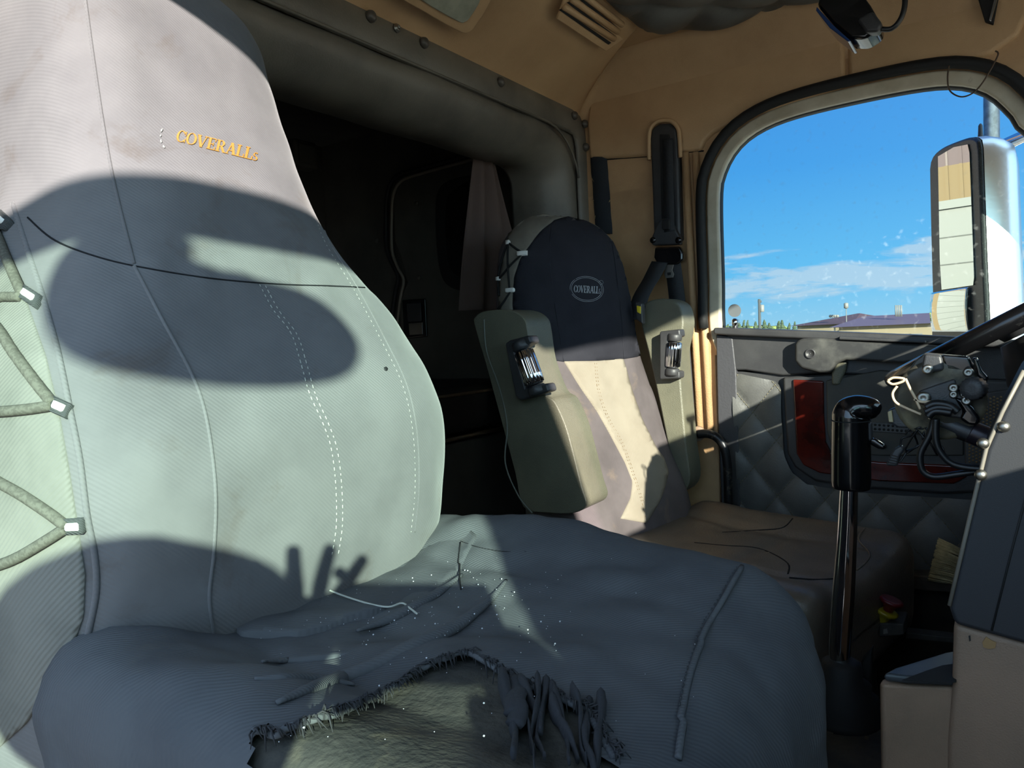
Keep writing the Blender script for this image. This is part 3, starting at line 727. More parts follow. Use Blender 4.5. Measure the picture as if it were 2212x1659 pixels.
stitches('stitching', BB, DBL, THREAD, seat, .0006, .0045, .0025, .0006); stitches('stitching', BB, [(x+13, y+3) for x, y in DBL], THREAD, seat, .0006, .0045, .0025, .0006)
stitches('stitching', BB, [(x-9, y+2) for x, y in SEAMS[3][0]], THREAD, seat, .0004, .004, .003, .0005)
# paler side panel seen through the open lacing
side = [(-230, 640), (20, 560), (60, 655), (100, 770), (128, 890), (148, 1000), (165, 1110), (185, 1240), (182, 1330), (150, 1420), (60, 1560), (-30, 1640), (-230, 1300)]
decal('side_panel', BB, side, SIDEC, seat, .0015, 14, 0, .003, label='pale cloth side of the seat under the lacing')
for px in ([(-180, 560), (-20, 690), (40, 770), (85, 830), (118, 872)], [(118, 878), (60, 886), (-20, 892), (-180, 900)], [(-180, 920), (-20, 1025), (50, 1065), (110, 1105), (148, 1135)], [(146, 1140), (100, 1170), (40, 1205), (-20, 1228), (-180, 1290)], [(-120, 330), (-20, 470), (20, 560), (55, 640)], [(52, 645), (20, 645), (-20, 640), (-180, 560)]):
    seam('lacing_cord', BB, px, .0048, CORD, seat, .003, 1.0, 8)
for (x, y, a, w_, h_) in [(165, 1135, -.05, 22, 17), (136, 882, .45, 20, 17), (72, 645, .6, 22, 15), (8, 478, .75, 20, 15)]:
    def rp_(u, t): return (x+u*math.cos(a)-t*math.sin(a), y+u*math.sin(a)+t*math.cos(a))
    tab = decal('webbing_tab', BB, [rp_(-w_, -h_), rp_(w_, -h_), rp_(w_, h_), rp_(-w_, h_)], WEBB, seat, .005, 8, 0, .004)
    decal('tab_label', BB, [rp_(-w_*.7, -h_*.5), rp_(w_*.55, -h_*.5), rp_(w_*.55, h_*.45), rp_(-w_*.7, h_*.45)], WHITE, tab, .0065, 6, 0, .001)
# small burn hole
decal('burn_hole', BB, [(829, 794), (834, 792), (838, 797), (835, 802), (830, 800)], BLKM, seat, .0006, 3, 0, .0002)
# folded band of cloth where backrest meets cushion, cover tucked in creases
decal('tuck_flap', CB, [(480, 1330), (640, 1300), (760, 1262), (880, 1215), (965, 1165), (1010, 1150), (1035, 1170), (1000, 1240), (920, 1300), (800, 1345), (640, 1385), (520, 1390)], CLOTHD, seat, .0085, 10, 0, .006, lambda p: .006*nz(p, 12, 3)+.004*nz(p, 28))
seam('slit', CB, [(1000, 1186), (996, 1250), (998, 1294)], .0009, DTHREAD, seat, .0105, .6)
seam('tuck_seam', CB, [(1000, 1182), (1040, 1196), (1090, 1205), (1140, 1206)], .0005, DTHREAD, seat, .0095, .6)

# lettering: strokes of a serif capital alphabet
def arc(cx, cy, rx, ry, a0, a1, w0, w1, n=18):
    out = []
    for i in range(n):
        p = []
        for k in (0, 1):
            a = math.radians(a0+(a1-a0)*(i+k)/n); w_ = w1+(w0-w1)*abs(math.cos(a))
            p += [(cx+rx*math.cos(a), cy+ry*math.sin(a)), (cx+(rx-w_)*math.cos(a), cy+(ry-w_*.6)*math.sin(a))]
        out.append([p[0], p[1], p[3], p[2]])
    return out
def q(x0, y0, x1, y1, w_): return [[(x0-w_/2, y0), (x0+w_/2, y0), (x1+w_/2, y1), (x1-w_/2, y1)]]
def r_(x0, y0, x1, y1): return [[(x0, y0), (x1, y0), (x1, y1), (x0, y1)]]
GL = {'C': (.80, arc(.42, .5, .40, .5, 40, 320, .17, .06)+r_(.70, .62, .76, .98)+r_(.70, .02, .76, .36)),
      'O': (.88, arc(.44, .5, .42, .5, 0, 360, .17, .06, 26)),
      'V': (.86, q(.12, 1, .43, 0, .19)+q(.74, 1, .43, 0, .08)+r_(0, .94, .30, 1)+r_(.60, .94, .88, 1)),
      'E': (.74, r_(.10, 0, .28, 1)+r_(.02, .94, .68, 1)+r_(.02, 0, .70, .06)+r_(.28, .47, .52, .53)+r_(.62, .74, .68, .94)+r_(.64, .06, .70, .28)+r_(.48, .36, .53, .64)),
      'R': (.84, r_(.10, 0, .28, 1)+r_(.02, .94, .40, 1)+r_(.02, 0, .36, .06)+arc(.40, .74, .28, .26, -90, 90, .16, .06, 10)+r_(.28, .48, .42, .54)+q(.44, .5, .74, .0, .17)+r_(.66, 0, .86, .06)),
      'A': (.84, q(.12, 0, .42, 1, .08)+q(.72, 0, .42, 1, .19)+r_(.0, 0, .26, .06)+r_(.56, 0, .88, .06)+r_(.22, .30, .60, .36)),
      'L': (.70, r_(.10, 0, .28, 1)+r_(.02, .94, .36, 1)+r_(.02, 0, .68, .06)+r_(.62, .06, .68, .32)),
      's': (.50, arc(.22, .52, .19, .17, 40, 270, .10, .06, 10)+arc(.22, .18, .20, .18, -140, 90, .10, .06, 10))}
def lettering(name, bvh, text, p0, p1, hgt, m, parent, off=.0012, thick=.001):
    tot = sum(GL[c][0] for c in text); d = Vector((p1[0]-p0[0], p1[1]-p0[1])); sc = d.length/tot; d.normalize(); up = Vector((d.y, -d.x)); x = 0; out = []
    for c in text:
        mb = MB(); w_, polys = GL[c]
        for pl in polys:
            pts = [hit(bvh, p0[0]+d.x*(x+a)*sc+up.x*b*hgt, p0[1]+d.y*(x+a)*sc+up.y*b*hgt, off) for a, b in pl]
            if all(p[0] is not None for p in pts):
                n_ = pts[0][1]; mb.add(*prism_vf([p[0] for p in pts], n_*(-thick)))
        x += w_
        if mb.v: out.append(mb.build(name, m, parent, smooth=False))
    return out
lettering('letter', BB, 'COVERALLs', (378, 305), (556, 349), 25, GOLD, seat)
for rr in (1.0, .94):
    px = [(368+14*rr*math.cos(a)-8, 296+26*rr*math.sin(a)) for a in [math.radians(110+i*10) for i in range(14)]]
    stitches('badge_outline', BB, px, THREAD, seat, .0006, .004, .003)
# crumbs scattered over the cover
mb = MB()
for i in range(200):
    x, y = (random.gauss(960, 150), random.gauss(1345, 60)) if i < 150 else (random.uniform(560, 1500), random.uniform(1300, 1640))
    a, n_ = hit(CB, x, y, .0105)
    if a is None: continue
    s_ = random.choice((.0003, .0003, .0004, .0004, .0005, .0009)); v, f = lathe_vf(a, (random.random(), random.random(), 1), [(.3*s_, 0), (s_, s_*.7), (.4*s_, s_*1.4)], 6); mb.add(v, f)
mb.build('crumbs', mat('white_crumb', (200, 200, 205), .8), None, label='white crumbs scattered over the near seat cushion', cat='crumbs', kind='stuff')
pts = [hit(CB, x, y, .012)[0] for x, y in [(705, 1295), (740, 1310), (800, 1330), (840, 1336), (870, 1328), (890, 1340), (905, 1352)]]
tube('loose_thread', [p for p in pts if p], .0011, THREAD, seat, 5, smoothn=5)

# ------------------------------------------------------------------ driver seat (far), turned a little towards the passenger side
A_ = math.radians(12); FO = Vector((.556, .797, 0)); EL = Vector((math.cos(A_), -math.sin(A_), 0)); ED = Vector((math.sin(A_), math.cos(A_), 0))
def fplace(a, b, z): return FO+EL*a+ED*b+Vector((0, 0, z))
FT = [(.44, -.13, .21, .14), (.52, -.12, .225, .15), (.60, -.095, .235, .16), (.72, -.050, .235, .17), (.86, -.008, .225, .18), (.96, .012, .205, .19), (1.05, .022, .196, .19), (1.14, .035, .184, .18), (1.22, .052, .17, .16), (1.31, .075, .14, .13)]
def ffn(p, a, z, front):
    d = (.005*nz(p, 10)+.002*nz(p, 26, 2)-.006*math.sin(a*14)*max(0, (.72-z))) if front else 0
    return ED*(-d)
DV, DF = back_vf(FT, fplace, 1.305, 120, 110, 2.9, ffn, .16)
FB = bvh_of(DV, DF)
dseat = thing('driver_seat', (.5, .55, 0), 'far driver seat with black and tan cover and raised armrests', 'seat', 'cab seats')
mobj('backrest', DV, DF, SEATG, dseat, keep=True)
blk = [(1196, 478), (1230, 468), (1265, 473), (1295, 480), (1318, 505), (1340, 545), (1358, 600), (1372, 660), (1388, 740), (1392, 768), (1345, 776), (1290, 780), (1220, 782), (1160, 774), (1142, 745), (1112, 690), (1108, 660), (1112, 600), (1124, 560), (1145, 530), (1168, 500)]
decal('upper_panel', FB, blk, SEATB, dseat, .003, 8, 0, .003, lambda p: .0025*nz(p, 24, 1), label='black upper front panel of the cover')
tanp = [(1218, 781), (1290, 780), (1345, 775), (1352, 800), (1366, 850), (1385, 905), (1412, 960), (1432, 990), (1442, 1020), (1436, 1050), (1420, 1090), (1395, 1130), (1340, 1120), (1362, 1075), (1366, 1040), (1350, 1000), (1318, 940), (1290, 890), (1255, 840)]
decal('center_panel', FB, tanp, SEATT, dseat, .0035, 8, 0, .003, lambda p: .0015*nz(p, 24, 4), label='tan centre panel of the cover')
cap = [(1085, 700), (1076, 640), (1086, 570), (1100, 500), (1118, 470), (1170, 450), (1230, 446), (1290, 462), (1322, 500), (1342, 545), (1352, 580), (1338, 545), (1318, 505), (1295, 480), (1265, 473), (1230, 468), (1196, 478), (1168, 500), (1145, 530), (1124, 560), (1112, 600), (1108, 660), (1110, 700)]
decal('cover_cap', FB, cap, SEATC, dseat, .0025, 7, 0, .002, lambda p: .002*nz(p, 30, 7), label='grey stained cap of the cover')
seam('cover_seam', FB, [(1190, 490), (1186, 560), (1196, 650), (1210, 740), (1216, 780)], .0012, SEATB, dseat, .003)
seam('cover_seam', FB, [(1318, 510), (1328, 580), (1340, 680), (1346, 775)], .0010, SEATB, dseat, .003)
stitches('stitching', FB, [(1282, 785), (1290, 850), (1310, 905), (1340, 960), (1362, 1020), (1385, 1090), (1392, 1120)], mat('brown_thread', (110, 88, 60), .9), dseat, .0008, .006, .003, .004)
stitches('stitching', FB, [(1286, 785), (1294, 850), (1314, 905), (1344, 960), (1366, 1020), (1389, 1090)], MATS['brown_thread'], dseat, .0008, .006, .003, .004)
# embroidered oval badge
for rx, ry in ((36, 27), (33, 24)):
    P = [hit(FB, 1265+rx*math.cos(a)+.05*ry*math.sin(a), 625+ry*math.sin(a)+.10*rx*math.cos(a)*.2, .0035)[0] for a in [i*math.pi/24 for i in range(48)]]
    P = [p for p in P if p]; v, f = tube_vf(P, .0007, 4, True); mobj('badge_ring', v, f, SILV, dseat)
lettering('letter', FB, 'COVERALLs', (1237, 632), (1295, 635), 15, SILV, dseat, .0042, .001)
P = [hit(FB, 1296+4.5*math.cos(a), 611+4.5*math.sin(a), .0035)[0] for a in [i*math.pi/6 for i in range(12)]]; v, f = tube_vf([p for p in P if p], .0004, 4, True); mobj('registered_mark', v, f, SILV, dseat)
# black lacing on the left flank with pale tabs
def lace(px, r=.0026):
    seam('lacing_cord', FB, px, r, BCORD, dseat, .006, 1.0, 6)
lace([(1100, 527), (1130, 548)]); lace([(1130, 550), (1105, 575), (1083, 602)]); lace([(1100, 527), (1100, 575), (1104, 628)]); lace([(1106, 630), (1090, 655), (1080, 668)])
lace([(1100, 527), (1088, 560), (1080, 604), (1082, 640)])
for (x, y, w_, h_) in [(1130, 549, 10, 4.5), (1105, 628, 9, 4.5), (1100, 527, 3.5, 4), (1080, 603, 3, 4)]:
    decal('pale_tab', FB, [(x-w_, y-h_+1), (x+w_, y-h_-1), (x+w_, y+h_-1), (x-w_, y+h_+1)], WHITE, dseat, .009, 4, 0, .003)
lace([(1470, 985), (1488, 1000), (1500, 1030)]); lace([(1478, 1060), (1492, 1056), (1500, 1060)])
# cushion
def fcush(p):
    q_ = Vector(p); x, y = q_.x/.255, q_.y/.26
    if q_.z > 0:
        q_.z += .022*max(0, abs(x)-.5)/.5+.018*max(0, y-.4)-.010*(1-x*x)
        q_.z -= .006*math.exp(-((abs(x)-.52)/.05)**2)*(1 if y > -.8 else 0)
        q_.z -= .006*math.exp(-((y+.15)/.04)**2)*(1 if abs(x) < .5 else 0)
    q_.z += .004*nz(p, 9)+.002*nz(p, 25, 3); q_.x *= 1-.06*max(0, -q_.z)/.1
    return q_
MF = Matrix((EL, ED, Vector((0, 0, 1)))).transposed()
FCC = FO+EL*.02+ED*(-.335)
v, f = rbox_vf(FCC+Vector((0, 0, .435)), (.26, .27, .105), .05, 30, fcush, MF); FCB = bvh_of(v, f)
mobj('cushion', v, f, LEATH, dseat, keep=True)
seam('cushion_seam', FCB, [(1500, 1172), (1560, 1178), (1640, 1185), (1700, 1215), (1702, 1240)], .0018, DTHREAD, dseat, .0)
seam('cushion_seam', FCB, [(1560, 1150), (1640, 1145), (1690, 1140), (1712, 1120)], .0018, DTHREAD, dseat, .0)
seam('cushion_seam', FCB, [(1868, 1142), (1855, 1165), (1878, 1195), (1870, 1215), (1850, 1232)], .0022, LEATH, dseat, .001)
seam('cushion_seam', FCB, [(1705, 1248), (1760, 1252), (1810, 1250)], .0022, DTHREAD, dseat, .0)
MB1 = FO+ED*(-.30)
def skirt(p): 
    q_ = Vector(p); q_.x *= 1-.1*(.1-q_.z)/.2; q_.x += .006*nz(p, 14); q_.y += .006*nz(p, 14, 5); return q_
v, f = rbox_vf(MB1+EL*.02+Vector((0, 0, .27)), (.235, .24, .11), .03, 12, skirt, MF); mobj('seat_skirt', v, f, mat('skirt_leather', (62, 58, 54), .5), dseat)
v, f = rbox_vf(MB1+Vector((0, 0, .09)), (.17, .2, .09), .01, 4, None, MF); mobj('seat_base', v, f, BLKM, dseat)
# armrests folded up along the back
def armrest(px, x0, th, adj):
    p = catmull([PX(a, b, x0) for a, b in px], 4, True)
    ar = prism('armrest', p, (th, 0, 0), ARML, dseat, .026)
    return ar
ar = armrest([(1024, 700), (1027, 684), (1040, 674), (1075, 669), (1108, 672), (1132, 688), (1140, 715), (1150, 780), (1176, 850), (1198, 868), (1222, 920), (1240, 985), (1256, 1050), (1266, 1090), (1240, 1108), (1180, 1108), (1130, 1095), (1112, 1020), (1080, 900), (1050, 790)], .262, .10, 0)
for px in ([(1046, 690), (1052, 760), (1080, 840), (1096, 920), (1092, 1000), (1120, 1070), (1150, 1108)],):
    P = [PX(a, b, .262) for a, b in px]; tube('stitching', [p+Vector((-.001, 0, 0)) for p in catmull(P, 6)], .0018, mat('arm_thread', (110, 112, 104), .8), ar, 5)
for px in ([(1190, 880), (1205, 940), (1222, 1010), (1240, 1095)],):
    tube('piping', [p+Vector((-.0005, 0, 0)) for p in catmull([PX(a, b, .268) for a, b in px], 6)], .004, ARML, ar, 6)
def adjuster(par, px_plate, ctr0, ctr1, xp, rr):
    slabx('bracket', px_plate, xp-.020, .036, BLKP, par, .005)
    a, b = PX(*ctr0, xp-.012), PX(*ctr1, xp-.012); ax = b-a; L = ax.length
    br = bpy.data.objects
    lathe('chrome_roller', a, ax, [(rr*.7, 0), (rr, .004), (rr*1.02, L*.3), (rr*1.02, L*.7), (rr, L-.004), (rr*.7, L)], CHROME, par, 64, 16, .06, label='ribbed chrome adjuster roller')
    for c_, d_ in ((a-ax.normalized()*.020, 1), (b+ax.normalized()*.020, -1)):
        lathe('roller_cap', c_, ax*d_, [(rr*.9, 0), (rr*1.0, .004), (rr*1.0, .014), (rr*.9, .018)], BLKP, par, 20)
adjuster(ar, [(1090, 742), (1100, 735), (1142, 724), (1148, 740), (1112, 762), (1135, 838), (1180, 828), (1186, 846), (1150, 858), (1122, 866), (1112, 856)], (1130, 757), (1157, 832), .246, .020)
slabx('inner_plate', [(1102, 770), (1116, 764), (1140, 836), (1126, 842)], .243, .004, STEEL, ar, .001)
for (x, y) in [(1102, 746), (1136, 850)]: lathe('screw', PX(x, y, .244), (-1, 0, 0), [(.006, 0), (.006, .003), (.003, .004), (.003, .002), (.001, .002)], STEEL, ar, 14)
ar2 = armrest([(1385, 700), (1388, 664), (1402, 650), (1436, 645), (1466, 658), (1476, 690), (1474, 720), (1466, 760), (1470, 820), (1474, 870), (1482, 960), (1490, 1040), (1462, 1060), (1440, 950), (1420, 850), (1400, 760)], .745, .085, 0)
adjuster(ar2, [(1424, 716), (1468, 711), (1470, 728), (1444, 732), (1440, 800), (1468, 802), (1468, 818), (1424, 820)], (1457, 738), (1453, 794), .728, .018)
for (x, y) in [(1434, 722), (1432, 810)]: lathe('screw', PX(x, y, .726), (-1, 0, 0), [(.006, 0), (.006, .003), (.003, .004), (.003, .002), (.001, .002)], STEEL, ar2, 14)
# buckle stalk beside the driver seat
bs = thing('belt_buckle', PX(1380, 668, .69), 'yellow and black seat belt buckle beside far backrest', 'buckle')
slabx('buckle_body', [(1372, 652), (1386, 656), (1388, 700), (1374, 690)], .69, .02, BLKP, bs, .003)
slabx('release_button', [(1375, 660), (1383, 662), (1383, 678), (1376, 674)], .686, .006, mat('yellow_plastic', (214, 190, 40), .4), bs, .001)

# seat belt on the pillar
sb = thing('seat_belt', PX(1437, 500, .92), 'black driver seat belt with slider on tan pillar', 'seat belt')
slabx('height_rail', [(1404, 300), (1408, 276), (1424, 266), (1446, 266), (1460, 276), (1464, 300), (1470, 520), (1412, 520)], .905, .035, BLKP, sb, .008)
slabx('rail_channel', [(1424, 290), (1446, 290), (1450, 500), (1430, 500)], .902, .006, BLKM, sb, .002)
slabx('slider', [(1420, 482), (1428, 472), (1446, 472), (1452, 484), (1468, 512), (1470, 528), (1408, 530), (1406, 515)], .885, .022, BLKP, sb, .005)
slabx('slider_button', [(1430, 474), (1446, 474), (1447, 496), (1430, 496)], .878, .010, RUB, sb, .003)
for x in (1411, 1466): lathe('bolt', PX(x, 519, .886), (-1, 0, 0), [(.009, 0), (.009, .004), (.005, .006)], BLKG, sb, 12)
slabx('web_guide', [(1414, 534), (1468, 532), (1474, 545), (1474, 562), (1462, 572), (1420, 572), (1412, 556)], .880, .020, BLKG, sb, .005)
slabx('tongue', [(1428, 572), (1456, 570), (1452, 584), (1456, 592), (1454, 600), (1438, 601), (1434, 592), (1436, 584)], .884, .004, STEEL, sb, .001)
slabx('tongue_slot', [(1441, 589), (1449, 588), (1449, 594), (1442, 595)], .883, .001, BLKM, sb, 0)
def ribbon(name, px, xs, w_, m, parent, tw=None):
    P = catmull([PX(a, b, x) for (a, b), x in zip(px, xs)], 8); v = []; f = []
    for i, p in enumerate(P):
        t = (P[min(i+1, len(P)-1)]-P[max(i-1, 0)]).normalized(); s_ = t.cross(Vector((-1, 0, 0))).normalized()
        v += [p-s_*w_/2, p+s_*w_/2]
    for i in range(len(P)-1): f.append((2*i, 2*i+1, 2*i+3, 2*i+2))
    return mobj(name, v, f, m, parent, solid=.002)
BELT = mat('belt_web', (38, 40, 44), .7, weave=.3, wscale=300)
ribbon('belt_web', [(1442, 300), (1444, 400), (1446, 500)], [.90, .90, .884], .03, BELT, sb)
ribbon('belt_web', [(1425, 566), (1408, 600), (1385, 640), (1370, 690)], [.88, .84, .77, .72], .047, BELT, sb)
ribbon('belt_web', [(1452, 560), (1462, 640), (1474, 760), (1484, 900), (1492, 1010)], [.885, .90, .90, .89, .88], .046, BELT, sb)

# ------------------------------------------------------------------ driver door
XD = .912
dr = thing('door_1', PX(1700, 900, .95), 'driver side door with quilted vinyl, red wood trim and pull handle', 'door', kind='structure')
box('door_shell', (.945, -.62, .30), (1.0, .66, .93), BLKM, dr, .006)
slabx('edge_strip', [(1546, 722), (1582, 728), (1590, 800), (1600, 1120), (1560, 1120), (1550, 900)], .910, .045, mat('grey_vinyl_edge', (62, 62, 66), .5, bump=.2, bscale=200), dr, .004)
v, f = MB().v, []
stp = MB()
for i in range(64):
    t = i/64; a = PX(1550+12*t, 726+390*t, .923); b = PX(1550+12*(t+.009), 726+390*(t+.009), .923); stp.add(*tube_vf([a, b], .0012, 4))
stp.build('stitching', mat('blue_grey_thread', (130, 140, 150), .9), dr)
slabx('sill_cap', [(1540, 708), (1566, 708), (1800, 716), (2062, 727), (2330, 742), (2330, 760), (2060, 746), (1800, 735), (1566, 724), (1540, 722)], .888, .062, BLKP, dr, .006)
slabx('upper_panel', [(1568, 717), (1716, 722), (2320, 752), (2320, 830), (1900, 812), (1778, 806), (1692, 812), (1610, 800), (1572, 800)], XD, .04, BLKP, dr, .006)
slabx('lower_board', [(1572, 800), (1700, 808), (2320, 830), (2330, 1240), (1900, 1228), (1580, 1230)], .925, .03, BLKP, dr, .004)
# quilted panel: upper patch beside the trim and the full width below
QX = .918
def quilt_mesh(px, pitch=.118):
    poly = [PX(a, b, QX) for a, b in px]; P2 = [Vector((p.y, p.z)) for p in poly]
    bd = [Vector((q_.x, q_.y)) for q_ in resample([Vector((p.x, p.y, 0)) for p in P2], 160, True)]
    pts = []; y0, y1 = min(p.x for p in bd), max(p.x for p in bd); z0, z1 = min(p.y for p in bd), max(p.y for p in bd)
    st = .008; nb = len(bd)
    y = y0+st/2
    while y < y1:
        z = z0+st/2
        while z < z1:
            if in_poly(y, z, bd): pts.append(Vector((y, z)))
            z += st
        y += st
    V2, _, F2, _, _, _ = delaunay_2d_cdt(bd+pts, [(i, (i+1) % nb) for i in range(nb)], [tuple(range(nb))], 1, 1e-5)
    def puff(y_, z_):
        a = (y_*1.0+z_*.80-QO[0])/pitch; b = (y_*1.0-z_*.80-QO[1])/pitch
        return .013*(abs(math.sin(math.pi*a))*abs(math.sin(math.pi*b)))**.45
    return [Vector((QX-puff(q_.x, q_.y), q_.x, q_.y)) for q_ in V2], [tuple(t) for t in F2]
c0 = PX(1627, 890, QX); QO = (c0.y*1.0+c0.z*.80, c0.y*1.0-c0.z*.80)
qpx = [(1582, 812), (1590, 805), (1640, 815), (1678, 824), (1688, 836), (1690, 900), (1694, 980), (1712, 1020), (1746, 1046), (1850, 1062), (2000, 1072), (2320, 1090), (2330, 1236), (2060, 1232), (1900, 1224), (1600, 1224), (1592, 1000)]
v, f = quilt_mesh(qpx); mobj('quilted_panel', v, f, DARKV, dr, keep=True)
QB = bvh_of(v, f)
sp = MB()
zz = [PX(1590, 1230, QX).z, PX(1640, 815, QX).z]
for fam in (0, 1):
    for k in range(-16, 17):
        line = []
        for i in range(260):
            z = .30+.62*i/260; y = (QO[0]+k*.118-z*.80) if fam == 0 else (QO[1]+k*.118+z*.80)
            loc, n_, _, _ = QB.ray_cast(Vector((.6, y, z)), Vector((1, 0, 0)))
            if loc is not None and -.3 < y < .68: line.append(loc+Vector((-.001, 0, 0)))
            elif len(line) > 3:
                for j in range(0, len(line)-2, 3): sp.add(*tube_vf(line[j:j+3], .0010, 4))
                line = []
        for j in range(0, len(line)-2, 3): sp.add(*tube_vf(line[j:j+3], .0010, 4))
sp.build('quilt_stitching', mat('quilt_thread', (112, 106, 88), .9), dr)
# recessed bezel with the red wood band
bez = [(1690, 815), (1786, 808), (1900, 812), (2230, 824), (2230, 1060), (2040, 1068), (1850, 1054), (1760, 1040), (1716, 1010), (1700, 980), (1694, 900)]
slabx('bezel', bez, .906, .03, BLKP, dr, .008)
slabx('wood_trim', [(1712, 820), (1779, 823), (1780, 900), (1784, 955), (1796, 978), (1820, 990), (1900, 998), (2080, 1006), (2090, 1030), (2060, 1046), (1900, 1040), (1770, 1022), (1735, 1005), (1720, 980), (1716, 900)], .899, .02, WOOD, dr, .004, label='glossy red wood trim band')
slabx('inner_panel', [(1784, 822), (1900, 800), (2082, 812), (2082, 985), (1900, 985), (1820, 978), (1794, 962), (1786, 930)], .900, .02, mat('grey_recess', (58, 58, 56), .6, col2=(74, 72, 64), nscale=10), dr, .004)
slabx('dotted_strip', [(1872, 912), (2000, 920), (2000, 940), (1872, 932)], .896, .008, mat('strip_grey', (78, 80, 82), .5), dr, .002)
dots = MB()
for i in range(12):
    for j in range(2): dots.add(*lathe_vf(PX(1881+i*9.5, 917+j*9+i*.6, .8955), (-1, 0, 0), [(.003, 0), (.003, .001)], 8))
dots.build('dots', BLKM, dr)
slabx('door_lever', [(1880, 944), (1888, 946), (1914, 962), (1914, 970), (1900, 970), (1880, 958)], .885, .014, BLKG, dr, .004)
# pull handle
ph = [(1716, 742), (1726, 732), (1760, 730), (1820, 734), (2000, 744), (2090, 752), (2090, 790), (1990, 780), (1950, 786), (1828, 778), (1806, 786), (1794, 806), (1770, 806), (1730, 796), (1716, 780)]
slabx('pull_handle', ph, .872, .045, mat('worn_black_plastic', (48, 48, 48), .5, col2=(84, 84, 80), nscale=14, lo=.5, hi=.75), dr, .010)
lathe('screw_cap', PX(1750, 764, .871), (-1, 0, 0), [(.0125, 0), (.0125, .002), (.009, .001), (.008, -.001), (.003, -.001), (.001, .001)], BLKP, dr, 24)
slabx('handle_top', [(1812, 726), (2000, 736), (2000, 742), (1812, 734)], .866, .03, BLKP, dr, .003)
slabx('handle_leg', [(1806, 786), (1830, 780), (1826, 800), (1812, 832), (1796, 832), (1796, 806)], .890, .02, ARML, dr, .006)
lathe('lock_pin', PX(1588, 712, .905), (0, 0, 1), [(.007, -.01), (.007, .012), (.008, .014), (.008, .026), (.004, .030)], CHROME, dr, 16)
# speaker grille with punched holes
slabx('speaker_grille', [(2082, 868), (2110, 852), (2190, 838), (2250, 840), (2250, 1014), (2084, 1006)], .896, .012, BLKP, dr, .004)
hl = MB(); w0 = PX(2090, 1000, .8955); y = w0.y-.004
r0 = 0
while y > -.06:
    z = w0.z+.003+(.0038 if r0 % 2 else 0)
    while z < w0.z+.155:
        hl.add(*lathe_vf((.8952, y, z), (1, 0, 0), [(.0026, 0), (.0026, .0006)], 6)); z += .0076
    y -= .0066; r0 += 1
hl.build('grille_holes', mat('grille_dust', (120, 100, 70), .8), dr, kind='stuff')
# sill below the door
slabx('door_step', [(1880, 1236), (2330, 1268), (2330, 1300), (1880, 1268)], .86, .09, mat('worn_sill', (92, 82, 72), .6, col2=(60, 56, 52), nscale=14), dr, .004)
box('door_kick', (.93, -.6, .0), (.98, .66, .36), FLOORM, dr, .004)
# dark rail handle at the foot of the pillar
gr = thing('grab_rail', PX(1560, 1080, .84), 'bent black metal grab rail between the driver seat and door', 'rail')
tube('rail_tube', [PX(a, b, .84) for a, b in [(1508, 938), (1530, 937), (1550, 946), (1564, 966), (1571, 1000), (1573, 1050), (1574, 1130), (1575, 1300)]], .012, mat('worn_black_metal', (40, 40, 42), .35, metal=.6, col2=(120, 112, 100), nscale=30, lo=.55, hi=.7), gr, 12, smoothn=5)
v, f = lathe_vf(PX(1506, 938, .84), (1, .2, 0), [(.02, 0), (.02, .02), (.012, .03)], 16); mobj('rail_flange', v, f, BEIGE, gr)

# ------------------------------------------------------------------ gear lever
XS = 0.13
gl = thing('gear_lever', PX(1828, 1545, XS), 'chrome gear lever with glossy black grip and rubber boot', 'gear lever')
def ell_tube(name, px, wpx, m, parent, seg=24, xv=XS, dep=1.0):
    P = catmull([PX(a, b, xv) for a, b in px], 6); k = len(px); Wd = []
    for i in range(len(P)):
        s_ = i/6; j = min(int(s_), k-2); t = s_-j; Wd.append(wpx[j]*(1-t)+wpx[j+1]*t)
    R = [w_/FPX*(p-CAM).dot(FW)/2 for w_, p in zip(Wd, P)]
    v, f = tube_vf(P, R, seg, False, dep); return mobj(name, v, f, m, parent)
ell_tube('chrome_rod', [(1834, 1046), (1830, 1150), (1822, 1280), (1814, 1400), (1815, 1480), (1818, 1530)], [36, 40, 45, 44, 36, 20], CHROME, gl)
grip = ell_tube('grip', [(1838, 1054), (1838, 1040), (1838, 980), (1838, 920), (1838, 908)], [76, 80, 79, 76, 76], BLKG, gl, 32)
kn = [(1838, 908), (1838, 898), (1841, 889), (1850, 883), (1862, 881), (1876, 882), (1888, 884), (1897, 886), (1903, 888)]
ell_tube('knob', kn, [75, 75, 70, 60, 54, 50, 44, 34, 10], BLKG, gl, 32)
tube('grip_joint', [PX(1838+38*math.cos(a)*1.0, 908+4*math.sin(a), XS) if False else PX(1838, 908, XS)+Vector((.0265*math.cos(a), .0265*math.sin(a), 0)) for a in [i*math.pi/16 for i in range(32)]], .0008, BLKM, gl, 5, closed=True)
slabx('splitter_switch', [(1872, 915), (1882, 912), (1884, 950), (1874, 955)], XS-.008, .014, BLKP, gl, .003)
slabx('range_lever', [(1878, 946), (1890, 948), (1912, 962), (1912, 972), (1896, 970), (1878, 960)], XS-.004, .012, BLKG, gl, .004)
mark = [(1813, 1004), (1818, 998), (1820, 1008), (1816, 1012)]
b0 = PX(1820, 1560, XS)
lathe('boot', (b0.x, b0.y, .395), (0, 0, 1), [(.06, 0), (.058, .015), (.05, .025), (.052, .038), (.04, .046), (.042, .058), (.03, .066), (.028, .09), (.02, .095)], RUB, gl, 24)

